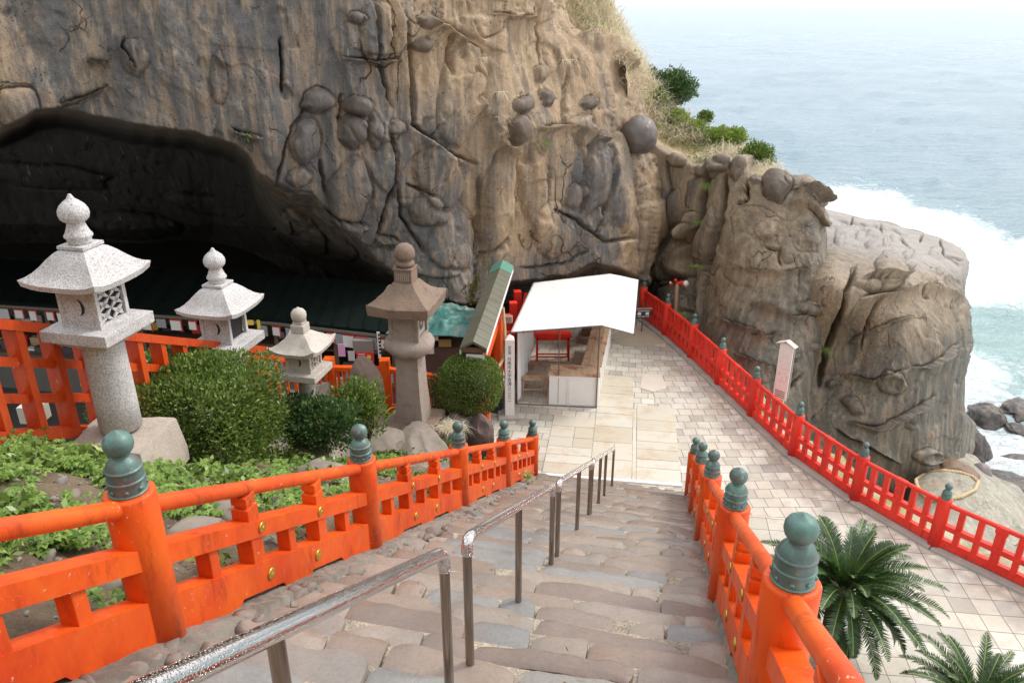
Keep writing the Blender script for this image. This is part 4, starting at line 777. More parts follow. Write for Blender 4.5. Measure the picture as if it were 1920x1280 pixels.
def sq_loft(c, secs, mat, name, root, lift=0.0, n=8, bev=0, noise_=0.0, seed=0, rz=None, cornerpow=3):
    # secs: (half width, z, corner lift) ; square rings with optional upturned corners
    mb = MB(); c = Vector(c); rz = RZ if rz is None else rz; M = Matrix.Rotation(rz, 3, 'Z'); V = []; per = 4 * n
    for hw, z, cl in secs:
        for k in range(4):
            for j in range(n):
                t = -1 + 2 * j / n; x, y = [(t, -1), (1, t), (-t, 1), (-1, -t)][k]
                e = abs(t) ** cornerpow; V.append(Vector((x * hw * (1 + .05 * cl * 8 * e), y * hw * (1 + .05 * cl * 8 * e), z + cl * e)))
    F = []
    for i in range(len(secs) - 1):
        for k in range(per): F.append((i * per + k, i * per + (k + 1) % per, (i + 1) * per + (k + 1) % per, (i + 1) * per + k))
    F.append(tuple(range(per))[::-1]); F.append(tuple((len(secs) - 1) * per + k for k in range(per)))
    if noise_: 
        A = np.array([tuple(v) for v in V]); nn = np.stack([noise3(A * 5 + seed, q) for q in (1, 2, 3)], -1) * noise_; V = [Vector(a) for a in (A + nn)]
    mb.add([c + M @ v for v in V], F); o = mb.build(name, mat, root); autosmooth(o, 32); return o
def local(c, x, y, z): return Vector(c) + RM @ Vector((x, y, z))
def firebox(root, c, hw, h, mat, window='petal'):
    # four corner posts, top and bottom frames, recessed faces with their openings
    mb = MB(); t = hw * .22
    for sx in (-1, 1):
        for sy in (-1, 1): mb.box(local(c, sx * (hw - t / 2), sy * (hw - t / 2), h / 2), (t, t, h), rz=RZ, bev=.004)
    for z in (t * .4, h - t * .4):
        for k in range(4):
            a = k * math.pi / 2; mb.box(local(c, math.cos(a) * (hw - t / 2), math.sin(a) * (hw - t / 2), z), (t - .004, 2 * hw - 2 * t + .004, t * .8) if k % 2 == 0 else (2 * hw - 2 * t + .004, t - .004, t * .8), rz=RZ)
    o = mb.build('firebox', mat, root)
    mb = MB(); mb.box(local(c, 0, 0, h / 2), (2 * hw - 2.2 * t, 2 * hw - 2.2 * t, h - .01), rz=RZ); mb.build('shade_block', M_DARK, o)  # solid dark block stands in for the shaded inside
    # +x face (seen on the right): pierced petal screen or open window ; -y face (seen on the left): solid slab with crescent
    mb = MB(); w2, hh = hw - t, h / 2 - t * .8
    if window == 'petal':
        for i in range(-1, 2):
            for j in range(-1, 2):
                pass
        nx_, nz_ = 2, 3; cw, ch_ = 2 * w2 / nx_, 2 * hh / nz_
        for i in range(nx_):
            for j in range(nz_):
                for s_ in (-1, 1):
                    cy, cz = -w2 + cw * (i + .5), h / 2 - hh + ch_ * (j + .5); pts = []
                    for q in np.linspace(0, 1, 9):
                        wq = math.sin(math.pi * q) * cw * .13; pts.append((q, wq))
                    L = [(-cw / 2 + cw * q, s_ * (-ch_ / 2 + ch_ * q), wq) for q, wq in pts]
                    nv = Vector((s_ * -ch_, cw)).normalized()
                    fr = [local(c, hw - t * .45, cy + y + nv.x * wq, cz + z + nv.y * wq) for y, z, wq in L] + [local(c, hw - t * .45, cy + y - nv.x * wq, cz + z - nv.y * wq) for y, z, wq in L[::-1]]
                    bk = [p - (RM @ Vector((.02, 0, 0))) for p in fr]; m = len(fr); mb.add(fr + bk, [tuple(range(m)), tuple(range(m, 2 * m))[::-1]] + [(k, (k + 1) % m, m + (k + 1) % m, m + k) for k in range(m)])
        mb.build('petal_screen', mat, o)
    elif window == 'open':
        pass
    sl = MB(); sl.box(local(c, 0, -hw + t * .55, h / 2), (2 * w2, t * .5, 2 * hh), rz=RZ); sl.build('side_panel', mat, o)
    if window != 'flower':
        mb = MB(); N = 14; R1 = min(w2, hh) * .52; fr = []
        for k in range(N + 1): a = math.pi * (-.5 + k / N); fr.append((R1 * math.cos(a) * 1.0, R1 * math.sin(a)))
        for k in range(N + 1): a = math.pi * (.5 - k / N); fr.append((R1 * .55 * math.cos(a), R1 * math.sin(a)))
        vs = [local(c, x - R1 * .2, -hw + t * .27, h / 2 + z) for x, z in fr]; mb.add(vs, [tuple(range(len(vs)))]); mb.build('crescent_shade', M_DARK, o)  # flat dark crescent, the shade of an opening put into its colour
    return o
def onion(c, k):
    prof = [(.105, 0), (.115, .02), (.115, .05), (.135, .075), (.135, .09), (.115, .12), (.095, .17), (.082, .215), (.086, .225), (.108, .232), (.135, .26), (.147, .305), (.142, .345), (.118, .39), (.075, .43), (.04, .455), (.022, .485), (.014, .50), (0, .505)]
    mb = MB(); mb.lathe(c, [(r * k, z * k) for r, z in prof], 40); return mb
def lantern_big(x, y, z0, k, label, window, ped_mat):
    root = thing('stone_lantern', (x, y, z0), label, 'stone lantern', 'stone lanterns in the planted bed'); c = Vector((x, y, z0))
    mb = MB(); mb.lathe(c, [(.215 * k, -.05), (.215 * k, .3 * k), (.205 * k, .95 * k), (.205 * k, .97 * k)], 48); mb.build('column', M_GR, root)
    sq_loft(c, [(.21 * k, .955 * k, 0), (.31 * k, 1.03 * k, 0), (.34 * k, 1.07 * k, 0)], M_GR, 'bracket', root); 
    mb = MB(); mb.box(c + Vector((0, 0, 1.13 * k)), (.76 * k, .76 * k, .125 * k), rz=RZ, bev=.008); mb.build('platform', M_GR, root)
    firebox(root, c + Vector((0, 0, 1.19 * k)), .225 * k, .44 * k, M_GR, window)
    E = .42 * k; zz = 1.63 * k
    secs = [(.24 * k, zz, 0), (E * .97, zz + .0 * k, .045 * k), (E * 1.0, zz + .055 * k, .055 * k), (E * .90, zz + .085 * k, .04 * k), (E * .78, zz + .135 * k, .024 * k), (E * .66, zz + .20 * k, .012 * k), (E * .54, zz + .27 * k, .004 * k), (E * .42, zz + .325 * k, 0), (E * .30, zz + .355 * k, 0), (.13 * k, zz + .365 * k, 0)]
    sq_loft(c, secs, M_GR, 'cap', root, cornerpow=4)
    mb = MB(); mb.box(c + Vector((0, 0, zz + .372 * k)), (.30 * k, .30 * k, .035 * k), rz=RZ, bev=.004); f = mb.build('finial_base', M_GR, root)
    onion(c + Vector((0, 0, zz + .388 * k)), k * .98).build('finial', M_GR, root); return root
def rock(name, c, rad, seed, mat, label=None, cat=None, parent=None, rot=0, sub=5, amp=.28, flat_=0.5, group=None, kind=None):
    bm = bmesh.new(); bmesh.ops.create_icosphere(bm, subdivisions=sub, radius=1); A = np.array([tuple(v.co) for v in bm.verts]); Fc = np.array([[v.index for v in f.verts] for f in bm.faces]); bm.free()
    d = amp * fbm(A * 1.1 + seed * 7.7, 4, seed); pl = np.tanh(noise3(A * 1.7 + seed * 3, seed + 5) * 8) * amp * .18; d = d + pl
    B = A * (1 + d)[:, None]; rnd_ = np.random.RandomState(seed)
    for _ in range(5):                       # flat broken faces
        nv = rnd_.normal(size=3); nv /= np.linalg.norm(nv); h_ = .72 + .2 * rnd_.rand(); q = B @ nv; B = B - np.maximum(q - h_, 0)[:, None] * nv * flat_ * 1.6
    B = B + .02 * fbm(A * 6, 3, seed + 2)[:, None] * A; B = B * np.array(rad); a = rot; B = np.stack([B[:, 0] * math.cos(a) - B[:, 1] * math.sin(a), B[:, 0] * math.sin(a) + B[:, 1] * math.cos(a), B[:, 2]], -1) + np.array(c)
    o = link(name, mesh_np(name, B, Fc), mat, parent)
    if label: tag(o, label, cat, group, kind)
    return o
def block(name, c, size, seed, mat, label=None, cat=None, parent=None, rz=None, amp=.02, taper=.9):
    hx, hy, h = size; o = sq_loft((0, 0, 0), [(1, 0, 0), (1, .3, 0), (taper * 1.01, .95, 0), (taper * .97, 1.0, 0)], None, name, None, rz=0, n=10)
    me = o.data; A = np.array([tuple(v.co) for v in me.vertices]); A = A * np.array([hx, hy, h]); A = A + np.stack([noise3(A * 6 + seed, 1), noise3(A * 6 + seed, 2), noise3(A * 6 + seed, 3) * .6], -1) * amp
    a = RZ if rz is None else rz; A = np.stack([A[:, 0] * math.cos(a) - A[:, 1] * math.sin(a), A[:, 0] * math.sin(a) + A[:, 1] * math.cos(a), A[:, 2]], -1) + np.array(c)
    if parent is not None: A = A - np.array(wloc(parent))
    me.vertices.foreach_set('co', A.astype(np.float32).ravel()); me.update(); me.materials.append(mat); o.parent = parent
    if label: tag(o, label, cat)
    return o
M_STONE = simple('garden_stone', (.215, .18, .145), .75, .5, 6, bump=1.0); M_STONE2 = simple('dark_red_stone', (.12, .082, .072), .7, .4, 4, bump=.6)
L1 = lantern_big(-4.17, 7.33, 4.92, .972, 'largest pale grey granite lantern, on a round column before the orange lattice fence', 'petal', None)
b1 = block('pedestal', (-4.15, 7.22, 4.25), (.48, .46, .58), 3, M_PED, parent=L1, rz=RZ + .2, amp=.05, taper=.86)
L2 = lantern_big(-3.98, 10.05, 3.56, .985, 'pale grey granite lantern with an open window, rising behind the big clipped bush', 'open', None)
block('pedestal', (-3.98, 10.05, 3.0), (.36, .36, .50), 4, M_PURP, parent=L2, amp=.012, taper=.92); block('pedestal_foot', (-3.98, 10.05, 2.55), (.60, .60, .46), 5, M_PURP, parent=L2, amp=.015, taper=.96)
# third: small weathered lantern
def L3f():
    x, y = -2.92, 10.0; z0 = 3.30; c = Vector((x, y, z0)); root = thing('stone_lantern', (x, y, z0), 'small weathered brown lantern on a slim column between the bushes', 'stone lantern', 'stone lanterns in the planted bed')
    MB().lathe(c, [(.125, -.05), (.125, .2), (.115, .82), (.14, .86), (.16, .9)], 32).build('column', M_GR2, root)
    mb = MB(); mb.box(c + Vector((0, 0, .95)), (.58, .58, .10), rz=RZ, bev=.012); mb.build('platform', M_GR2, root)
    firebox(root, c + Vector((0, 0, 1.0)), .185, .30, M_GR2, 'petal'); zz = 1.30; E = .335
    sq_loft(c, [(.2, zz, 0), (E * .98, zz - .01, .05), (E * 1.02, zz + .04, .075), (E * .86, zz + .07, .04), (E * .7, zz + .125, .015), (E * .52, zz + .185, .005), (E * .34, zz + .24, 0), (.08, zz + .26, 0)], M_GR2, 'cap', root, cornerpow=3, noise_=.012)
    mb = MB(); mb.box(c + Vector((0, 0, zz + .31)), (.20, .20, .13), rz=RZ, bev=.02); mb.box(c + Vector((0, 0, zz + .39)), (.15, .15, .05), rz=RZ, bev=.015); mb.build('finial_base', M_GR2, root)
    MB().lathe(c + Vector((0, 0, zz + .405)), [(.06, 0), (.095, .03), (.105, .08), (.10, .13), (.07, .17), (.03, .185), (.016, .20), (0, .21)], 32).build('finial', M_GR2, root)
    block('pedestal', (x + .1, y - .05, z0 - .62), (.34, .36, .62), 8, M_PED, parent=root, amp=.03, taper=.9); return root
L3f()
def L4f():
    x, y = -1.78, 12.5; z0 = 2.12; c = Vector((x, y, z0)); root = thing('stone_lantern', (x, y, z0), 'tall old brown lantern with a thick flat cap, nearest the green roofed gate', 'stone lantern', 'stone lanterns in the planted bed')
    block('pedestal', (x, y, z0 - .62), (.46, .46, .62), 12, M_OLD, parent=root, amp=.03, taper=.97)
    sq_loft(c, [(.255, -.02, 0), (.25, .12, 0), (.215, .6, 0), (.20, 1.34, 0)], M_OLD2, 'column', root, noise_=.02)
    mb = MB(); mb.lathe(c, [(.22, 1.28), (.34, 1.32), (.42, 1.40), (.44, 1.49), (.41, 1.57), (.33, 1.62), (.2, 1.63)], 44); o = mb.build('platform', M_OLD2, root)
    A = np.array([tuple(v.co) for v in o.data.vertices]); A += noise3(A * 5, 3)[:, None] * .05 * np.array([1, 1, .5]); o.data.vertices.foreach_set('co', A.astype(np.float32).ravel())
    cc = c + Vector((0, 0, 1.62)); fb = firebox(root, cc, .265, .50, M_OLD2, 'flower')
    for fx in (0, 1):                        # chrysanthemum panels: flat petals, the shadow of carving put into their colour
        mb = MB(); mb2 = MB(); mb2.box(local(cc, .222 if fx else 0, 0 if fx else -.222, .25), (.02, .34, .36) if fx else (.34, .02, .36), rz=RZ); mb2.build('carved_panel', simple('pale_tuff', (.40, .37, .32), .8, .2, 12), fb)
        for k in range(16):
            a = 2 * math.pi * k / 16; pts = ((.035, .006), (.075, .014), (.108, .018), (.118, .007)); loop = [(r_, w_) for r_, w_ in pts] + [(r_, -w_) for r_, w_ in pts[::-1]]; vs = []
            for r_, w_ in loop:
                u_, v_ = r_ * math.cos(a) - w_ * math.sin(a), r_ * math.sin(a) + w_ * math.cos(a); vs.append(local(cc, .2345, u_, .25 + v_) if fx else local(cc, u_, -.2345, .25 + v_))
            mb.add(vs, [tuple(range(len(vs)))])
        mb.build('chrysanthemum', simple('carved_shadow_stone', (.13, .115, .10), .9), fb)
    zz = 2.12; E = .525
    sq_loft(c, [(.28, zz, 0), (E * .97, zz + .0, .015), (E * .99, zz + .08, .03), (E * 1.0, zz + .16, .05), (E * .93, zz + .19, .04), (E * .78, zz + .25, .015), (E * .62, zz + .32, .003), (E * .46, zz + .41, 0), (E * .35, zz + .49, 0), (.1, zz + .50, 0)], M_OLD, 'cap', root, noise_=.035, n=14)
    mb = MB(); mb.box(c + Vector((0, 0, zz + .60)), (.31, .31, .23), rz=RZ, bev=.016); mb.box(c + Vector((0, 0, zz + .73)), (.335, .335, .04), rz=RZ, bev=.01); f = mb.build('finial_base', M_OLD, root)
    mb = MB()
    for k in range(7): mb.box(local(c, -.10 + k * .033, -.158, zz + .60), (.017, .012, .13), rz=RZ, bev=.004)
    mb.build('carved_ribs', M_OLD2, f)
    MB().lathe(c + Vector((0, 0, zz + .745)), [(.11, 0), (.155, .03), (.16, .07), (.14, .10), (.12, .115), (.12, .125), (.155, .15), (.172, .21), (.166, .28), (.135, .345), (.085, .385), (.03, .40), (0, .402)], 36).build('finial', M_OLD, root)
L4f()
# ================================================================== GATE (roofed torii)
def text(root, name, s, c, size, M, mat, vertical=False, gap=1.15):
    cu = bpy.data.curves.new(name, 'FONT'); cu.body = "\n".join(s) if vertical else s; cu.size = size; cu.space_line = gap; cu.align_x = 'CENTER'; cu.extrude = 0.0008
    cu.align_y = 'TOP'; ob = bpy.data.objects.new(name, cu); COL.objects.link(ob); dg = bpy.context.evaluated_depsgraph_get(); me = bpy.data.meshes.new_from_object(ob.evaluated_get(dg))
    bpy.data.objects.remove(ob); me.transform(Matrix.Translation(Vector(c)) @ M.to_4x4()); return link(name, me, mat, root)
def face_M(nx, ny):                        # text plane: x to the right for a reader looking at it, z up, normal (nx,ny)
    nrm = Vector((nx, ny, 0)).normalized(); z = Vector((0, 0, 1)); x = z.cross(nrm); return Matrix((x, z, nrm)).transposed()
n = NT('copper_roof'); co = n.coord(); c = n.mix(n.ramp(n.noise(2.0, 5, .6, co), [(.35, 0.0), (.65, 1.0)]), (.135, .12, .085), (.16, .165, .12)); sx = n.t.nodes.new('ShaderNodeSeparateXYZ'); n.l(co, sx.inputs[0]); c = n.mix(n.ramp(n.math('ADD', sx.outputs[1], n.math('MULTIPLY', n.noise(3), .8)), [(0.78, 0.0), (.86, 1.0)]), c, c)
M_COPPER = n.fin(c, .45, n.bump(n.noise(3, 5, .6, n.coord((1, 12, 1))), .3, .01), .3)
M_VERD = simple('green_copper', (.10, .27, .20), .5, .3, 6, .2); M_WOODG = simple('grey_timber', (.28, .25, .21), .8, .3, 5); M_BLACKP = simple('black_base_paint', (.035, .038, .045), .5, .3, 5)
M_WHITEP = simple('white_paint', (.80, .79, .76), .5, .06, 6); M_WOODB = simple('brown_timber', (.16, .10, .06), .7, .35, 6)
P1, P2 = Vector((-.60, 14.35, 0)), Vector((-.36, 16.75, 0)); ga = (P2 - P1).normalized(); gx = Vector((ga.y, -ga.x, 0)); gm = (P1 + P2) / 2
gate = thing('shrine_gate', gm, 'vermilion shrine gate under a narrow green copper roof, black sleeves at its feet', 'gate')
for p in (P1, P2):
    MB().tube([p + Vector((0, 0, .45)), p + Vector((0, 0, 3.05))], .155, 32).build('post', M_ORANGE, gate); MB().tube([p, p + Vector((0, 0, .5))], .175, 32).build('post_sleeve', M_BLACKP, gate)
def gp(t, x, z): return gm + ga * t + gx * x + Vector((0, 0, z))
MB().beam(gp(-1.85, 0, 2.25), gp(1.85, 0, 2.25), .12, .20, bev=.01).build('tie_beam', M_ORANGE, gate)
MB().beam(gp(-2.15, 0, 2.86), gp(2.25, 0, 2.86), .22, .22, bev=.01).build('lintel', M_ORANGE, gate)
MB().beam(gp(-2.25, 0, 3.06), gp(2.40, 0, 3.06), .30, .16, bev=.01).build('upper_lintel', M_WOODB, gate)
def roofprism(t0, t1, hw, z0, z1, mat, name, th=.05, drop0=0.0):
    mb = MB(); vs = []
    for t in (t0, t1): vs += [gp(t, -hw, z0), gp(t, 0, z1), gp(t, hw, z0), gp(t, hw, z0 - th), gp(t, 0, z1 - th), gp(t, -hw, z0 - th)]
    mb.add(vs, [(0, 1, 7, 6), (1, 2, 8, 7), (2, 3, 9, 8), (3, 4, 10, 9), (4, 5, 11, 10), (5, 0, 6, 11), (0, 5, 4, 1), (1, 4, 3, 2), (6, 7, 10, 11), (7, 8, 9, 10)]); return mb.build(name, mat, gate)
NP = 14; segs = np.linspace(-2.36, 2.0, NP)
for i, (a, b) in enumerate(zip(segs[:-1], segs[1:])): roofprism(a, b - .012, .25, 3.19, 3.33, M_COPPER, 'roof_sheet')
roofprism(2.0, 2.62, .255, 3.195, 3.335, M_VERD, 'roof_end_sheet')
for s_ in (-1, 1): MB().beam(gp(-2.35, s_ * .245, 3.10), gp(2.6, s_ * .245, 3.10), .02, .10).build('white_eave_board', M_WHITEP, gate)
MB().beam(gp(-2.31, -.14, 2.98), gp(-2.31, .2, 2.98), .02, .12).build('white_end_board', M_WHITEP, gate)
MB().beam(gp(-2.27, -.23, 3.12), gp(-2.27, .23, 3.12), .05, .10).build('end_beam', M_WOODB, gate)
MB().beam(gp(1.5, -.2, 2.25), gp(1.5, .34, 2.25), .14, .16, bev=.01).build('cross_arm', M_WOODG, gate)
# straw rope and paper streamers hang on the gate
n = NT('straw_rope'); M_ROPE = n.fin(n.mix(n.noise(40, 4, .7), (.48, .36, .20), (.68, .54, .33)), .9, n.bump(n.noise(120, 3, .8), .6, .004))
def rope_tree(name, pts, r, label, cat, twist=9.0, strands=3, parent=None):
    pts = [Vector(p) for p in pts]; cum = [0]
    for a, b in zip(pts[:-1], pts[1:]): cum.append(cum[-1] + (b - a).length)
    L = cum[-1]; N = max(16, int(L / .012)); mb = MB(); ss = np.linspace(0, L, N); C3 = np.array([tuple(p) for p in pts]); xs = np.stack([np.interp(ss, cum, C3[:, k]) for k in range(3)], -1)
    for _ in range(6): xs[1:-1] = (xs[:-2] + xs[1:-1] * 2 + xs[2:]) / 4
    for st_ in range(strands):
        P_ = []
        for i in range(N):
            t = Vector(xs[min(i + 1, N - 1)] - xs[max(i - 1, 0)]).normalized(); rf = Vector((0, 0, 1)) if abs(t.z) < .8 else Vector((0, 1, 0)); x = t.cross(rf).normalized(); y = t.cross(x); a = twist * ss[i] / r * .055 * 3 + st_ * 2 * math.pi / strands
            P_.append(Vector(xs[i]) + (x * math.cos(a) + y * math.sin(a)) * r * .55)
        mb.tube(P_, r * .58, 7)
    o = mb.build(name, M_ROPE, parent)
    if label: tag(o, label, cat)
    return o
rope_tree('straw_rope', [gp(1.02, .17, 2.72), gp(1.02, .21, 2.2), gp(.98, .21, 1.75), gp(.90, .19, 1.50), gp(.55, .10, 1.42), gp(.1, .0, 1.62), gp(-.4, -.05, 1.85), gp(-.95, -.02, 2.15)], .036, 'twisted straw rope hanging across the vermilion shrine gate', 'rope')
M_PAPER = simple('white_paper', (.86, .86, .84), .7, .03); mb = MB()
for (t0, z0) in ((.95, 1.55), (.60, 1.40)):
    z = z0; x = t0
    for k in range(4):
        q = [gp(x, .22 + .01 * k, z), gp(x - .10, .24 + .01 * k, z - .02), gp(x - .13, .25, z - .13), gp(x - .03, .25, z - .13)]; mb.add(q, [(0, 1, 2, 3)]); q2 = [p + gx * .003 for p in q]; x -= .05 * (-1) ** k; z -= .11
po = mb.build('paper_streamer', M_PAPER); tag(po, 'white folded paper streamers hanging from the straw rope on the gate', 'paper streamer')
# ---- white post with the address
sp = Vector((-.06, 16.45, 0)); root = thing('address_post', sp, 'white square post lettered with a black address, beside the shrine gate', 'sign post'); mb = MB(); mb.box(sp + Vector((0, 0, 1.0)), (.22, .22, 2.0), rz=.08, bev=.008); mb.build('post', M_WHITEP, root)
mb = MB(); t_ = [(-.11, -.11), (.11, -.11), (.11, .11), (-.11, .11)]; Mz = Matrix.Rotation(.08, 3, 'Z'); mb.add([sp + Mz @ Vector((x, y, 2.0)) for x, y in t_] + [sp + Vector((0, 0, 2.11))], [(0, 1, 4), (1, 2, 4), (2, 3, 4), (3, 0, 4)]); mb.build('pointed_top', M_WHITEP, root)
mb = MB(); mb.box(sp + Vector((-.02, 0, .03)), (.5, .5, .08), rz=.05, bev=.01); mb.build('footing', M_CONC, root)
M_INK = simple('black_ink', (.02, .02, .02), .6); Mt = face_M(math.sin(.08), -math.cos(.08))
text(root, 'lettering', '所在地', sp + Vector((.008, -.113, 1.86)), .075, Mt, M_INK, True, .95); text(root, 'lettering', '日南市大字宮浦三二三二', sp + Vector((.0, -.113, 1.58)), .105, Mt, M_INK, True, 1.0)
# ---- stepped red rail of the shrine bridge behind the gate
root = thing('bridge_rail', (.15, 18.6, 0), 'stepped dark red bridge railing in the shade behind the shrine gate', 'railing')
for i, (u, v, Y_, wpx) in enumerate(((951, 622, 17.6, 18), (950, 590, 18.3, 18), (962, 566, 19.0, 17), (970, 545, 19.8, 16))):
    p = PY(u, v, Y_); mb = MB(); mb.box((p.x, p.y, p.z / 2), (.2, .2, max(p.z, .3)), rz=.1, bev=.012); mb.build('post', M_RED, root)
for (a, b) in (((17.6, .45), (18.3, .55)), ((18.3, .7), (19.0, .8)), ((19.0, .95), (19.8, 1.1))):
    for dz, wd_ in ((.3, .12), (-.1, .10)): mb = MB(); mb.beam((-.02, a[0], a[1] + dz), (.05, b[0], b[1] + dz), .09, wd_); mb.build('rail', M_RED, root)
mb = MB(); mb.box((.28, 19.1, .9), (.08, 2.6, 1.6), rz=-.08, bev=.01); mb.build('side_board', M_RED, root)
# ================================================================== SALES TENT
n = NT('white_tarpaulin'); M_TARP = n.fin(n.mix(n.math('MULTIPLY', n.ramp(n.noise(4, 7, .75, None, .6), [(.56, 0.0), (.68, 1.0)]), .5), (.84, .835, .82), (.55, .52, .47)), .5, n.bump(n.noise(3, 5, .6), .35, .03), **{'Transmission Weight': 0.0})
M_POLE = simple('steel_pole', (.16, .14, .13), .4, .2, 10, .6)
nL, nR, fL, fR = Vector((.12, 17.05, 0)), Vector((2.04, 16.86, 0)), Vector((.55, 20.3, 0)), Vector((2.75, 20.4, 0))
tent = thing('market_tent', (nL + fR) / 2, 'white tarpaulin market tent with thin steel poles over the wooden counter', 'tent')
eL0, rd0, eR0 = PZ(957, 622, 1.98), PZ(1128, 609, 2.22), PZ(1188, 625, 1.96); eL1, rd1, eR1 = PZ(1000, 530, 2.0), PZ(1143, 513, 2.24), PZ(1197, 524, 1.98)
def quadgrid(q00, q10, q11, q01, nu, nv, sag, seed, amp=.01):
    V = []
    for j in range(nv):
        for i in range(nu):
            s_, t = i / (nu - 1), j / (nv - 1); p = (q00 * (1 - s_) + q10 * s_) * (1 - t) + (q01 * (1 - s_) + q11 * s_) * t; V.append([p.x, p.y, p.z - sag * 16 * s_ * (1 - s_) * t * (1 - t)])
    V = np.array(V); V[:, 2] += amp * noise3(V * 2.5, seed); idx = np.arange(nu * nv).reshape(nv, nu); return V, np.stack([idx[:-1, :-1], idx[:-1, 1:], idx[1:, 1:], idx[1:, :-1]], -1).reshape(-1, 4)
def sheet(name, parts, mat, parent, th=.004):
    Vs, Fs, nb_ = [], [], 0
    for V, Fq in parts: Vs.append(V); Fs.append(Fq + nb_); nb_ += len(V)
    o = link(name, mesh_np(name, np.concatenate(Vs), np.concatenate(Fs)), mat, parent); md = o.modifiers.new('thick', 'SOLIDIFY'); md.thickness = th; return o
sheet('canopy', [quadgrid(eL0, rd0, rd1, eL1, 40, 50, .035, 3), quadgrid(rd0, eR0, eR1, rd1, 20, 50, .02, 5)], M_TARP, tent)
mb = MB()
for a, b in ((eL0, rd0), (rd0, eR0), (rd0, rd1), (eL1, rd1), (rd1, eR1), (eL0, eL1), (eR0, eR1)): mb.tube([a - Vector((0, 0, .03)), b - Vector((0, 0, .03))], .014, 8)
mb.build('roof_frame', M_POLE, tent)
def up_to(p): return Vector((p.x, p.y, 2.0))
for p, tz in ((nL, 1.97), (nR, 2.18), (Vector((1.12, 17.0, 0)), 2.06), (fL, 1.98), (fR, 2.1)): MB().tube([p, Vector((p.x, p.y, tz))], .016, 10).build('pole', M_POLE, tent)
MB().tube([nL, nR], .02, 8).build('ground_bar', M_POLE, tent)
V, Fq = quadgrid(Vector((.14, 17.05, .06)), Vector((.55, 19.6, .35)), Vector((.55, 19.6, 1.95)), Vector((.12, 17.05, 1.95)), 60, 24, 0, 1, 0); V[:, 0] += .05 * np.sin(V[:, 1] * 11) * (1.1 - V[:, 2] / 2) + .06 * (1 - V[:, 2] / 2) * noise3(V * 2, 4)
sheet('side_curtain', [(V, Fq)], M_TARP, tent)
mb = MB()
for i in range(15):
    t = i / 14
    for e0, e1 in ((eL0, eL1), (eR0, eR1)):
        p = e0.lerp(e1, t); mb.tube([p, p - Vector((0, 0, .05 + .03 * (i % 2)))], .007, 5)
for i in range(8): p = eL0.lerp(rd0, i / 7); mb.tube([p, p - Vector((0, 0, .07))], .007, 5)
mb.build('tie_cord', M_POLE, tent)
# ---- counter
n = NT('worn_board'); c = n.mix(n.ramp(n.noise(2, 6, .65, n.coord((6, 1, 1))), [(.3, 0.0), (.7, 1.0)]), (.46, .30, .19), (.60, .44, .30)); c = n.mix(n.ramp(n.noise(2.4, 6, .7), [(.52, 0.0), (.60, 1.0)]), c, (.34, .16, .08)); M_BOARD = n.fin(c, .7, n.bump(n.noise(6, 5, .7, n.coord((10, 1, 1))), .2, .005))
cnt = thing('sales_counter', (1.6, 17.9, 0), 'L shaped white panelled counter with a worn brown board top under the tent', 'counter')
ca, cb, cc_, cd = Vector((.90, 17.02, 0)), Vector((2.06, 16.92, 0)), Vector((2.78, 20.5, 0)), Vector((.96, 17.55, 0))
def up(p, z): return Vector((p.x, p.y, z))
mb = MB(); mb.add([up(ca, .80) + Vector((-.03, -.03, 0)), up(cb, .80) + Vector((.05, -.03, 0)), up(cb, .80) + Vector((.10, .55, 0)), up(cd, .80)] + [up(ca, .84) + Vector((-.03, -.03, 0)), up(cb, .84) + Vector((.05, -.03, 0)), up(cb, .84) + Vector((.10, .55, 0)), up(cd, .84)], [(3, 2, 1, 0), (4, 5, 6, 7), (0, 1, 5, 4), (1, 2, 6, 5), (2, 3, 7, 6), (3, 0, 4, 7)]); mb.build('front_worktop', M_BOARD, cnt)
dl = (cc_ - cb).normalized(); dx2 = Vector((dl.y, -dl.x, 0)); mb = MB(); w0 = .50
for k in range(3): mb.beam(up(cb, .815) + dl * .57 + dx2 * (.03 - .08 - k * .167), up(cc_, .815) + dx2 * (.03 - .08 - k * .167), .16, .045, bev=.004)
mb.build('side_worktop', M_BOARD, cnt)
mb = MB(); mb.beam(up(ca, .40), up(cb, .40), .03, .80, bev=.004)
d0 = (cb - ca)
for t in (.0, .375, .41, .97): mb.beam(up(ca + d0 * t, .40) + Vector((0, -.022, 0)), up(ca + d0 * (t + .03), .40) + Vector((0, -.022, 0)), .02, .80)
for z in (.04, .77): mb.beam(up(ca, z) + Vector((0, -.02, 0)), up(cb, z) + Vector((0, -.02, 0)), .012, .05)
mb.build('front_panel', M_WHITEP, cnt)
mb = MB(); mb.beam(up(cb, .40) + dx2 * .0, up(cc_, .40), .03, .79, bev=.004)
for t in np.linspace(.02, .98, 7): q = cb.lerp(cc_, t); mb.beam(up(q, .40) + dx2 * .02 - dl * .02, up(q, .40) + dx2 * .02 + dl * .02, .016, .79)
mb.build('side_panel', M_WHITEP, cnt); mb = MB(); mb.beam(up(ca, .4) + Vector((.02, .03, 0)), up(cd, .4) + Vector((.02, 0, 0)), .03, .78); mb.build('end_panel', M_WHITEP, cnt)
bn = thing('bench', (.6, 17.6, 0), 'narrow bare wooden bench between the tent curtain and the white counter', 'bench'); mb = MB(); mb.box((.56, 17.62, .44), (.75, .26, .035), rz=-.05, bev=.005); mb.build('seat', M_BOARD, bn)
for sx in (.28, .82):
    for sy in (-.08, .08): MB().box((sx, 17.62 + sy, .21), (.045, .045, .42)).build('leg', M_BOARD, bn)
mb = MB(); mb.box((.55, 17.54, .16), (.54, .03, .04)); mb.build('stretcher', M_BOARD, bn)
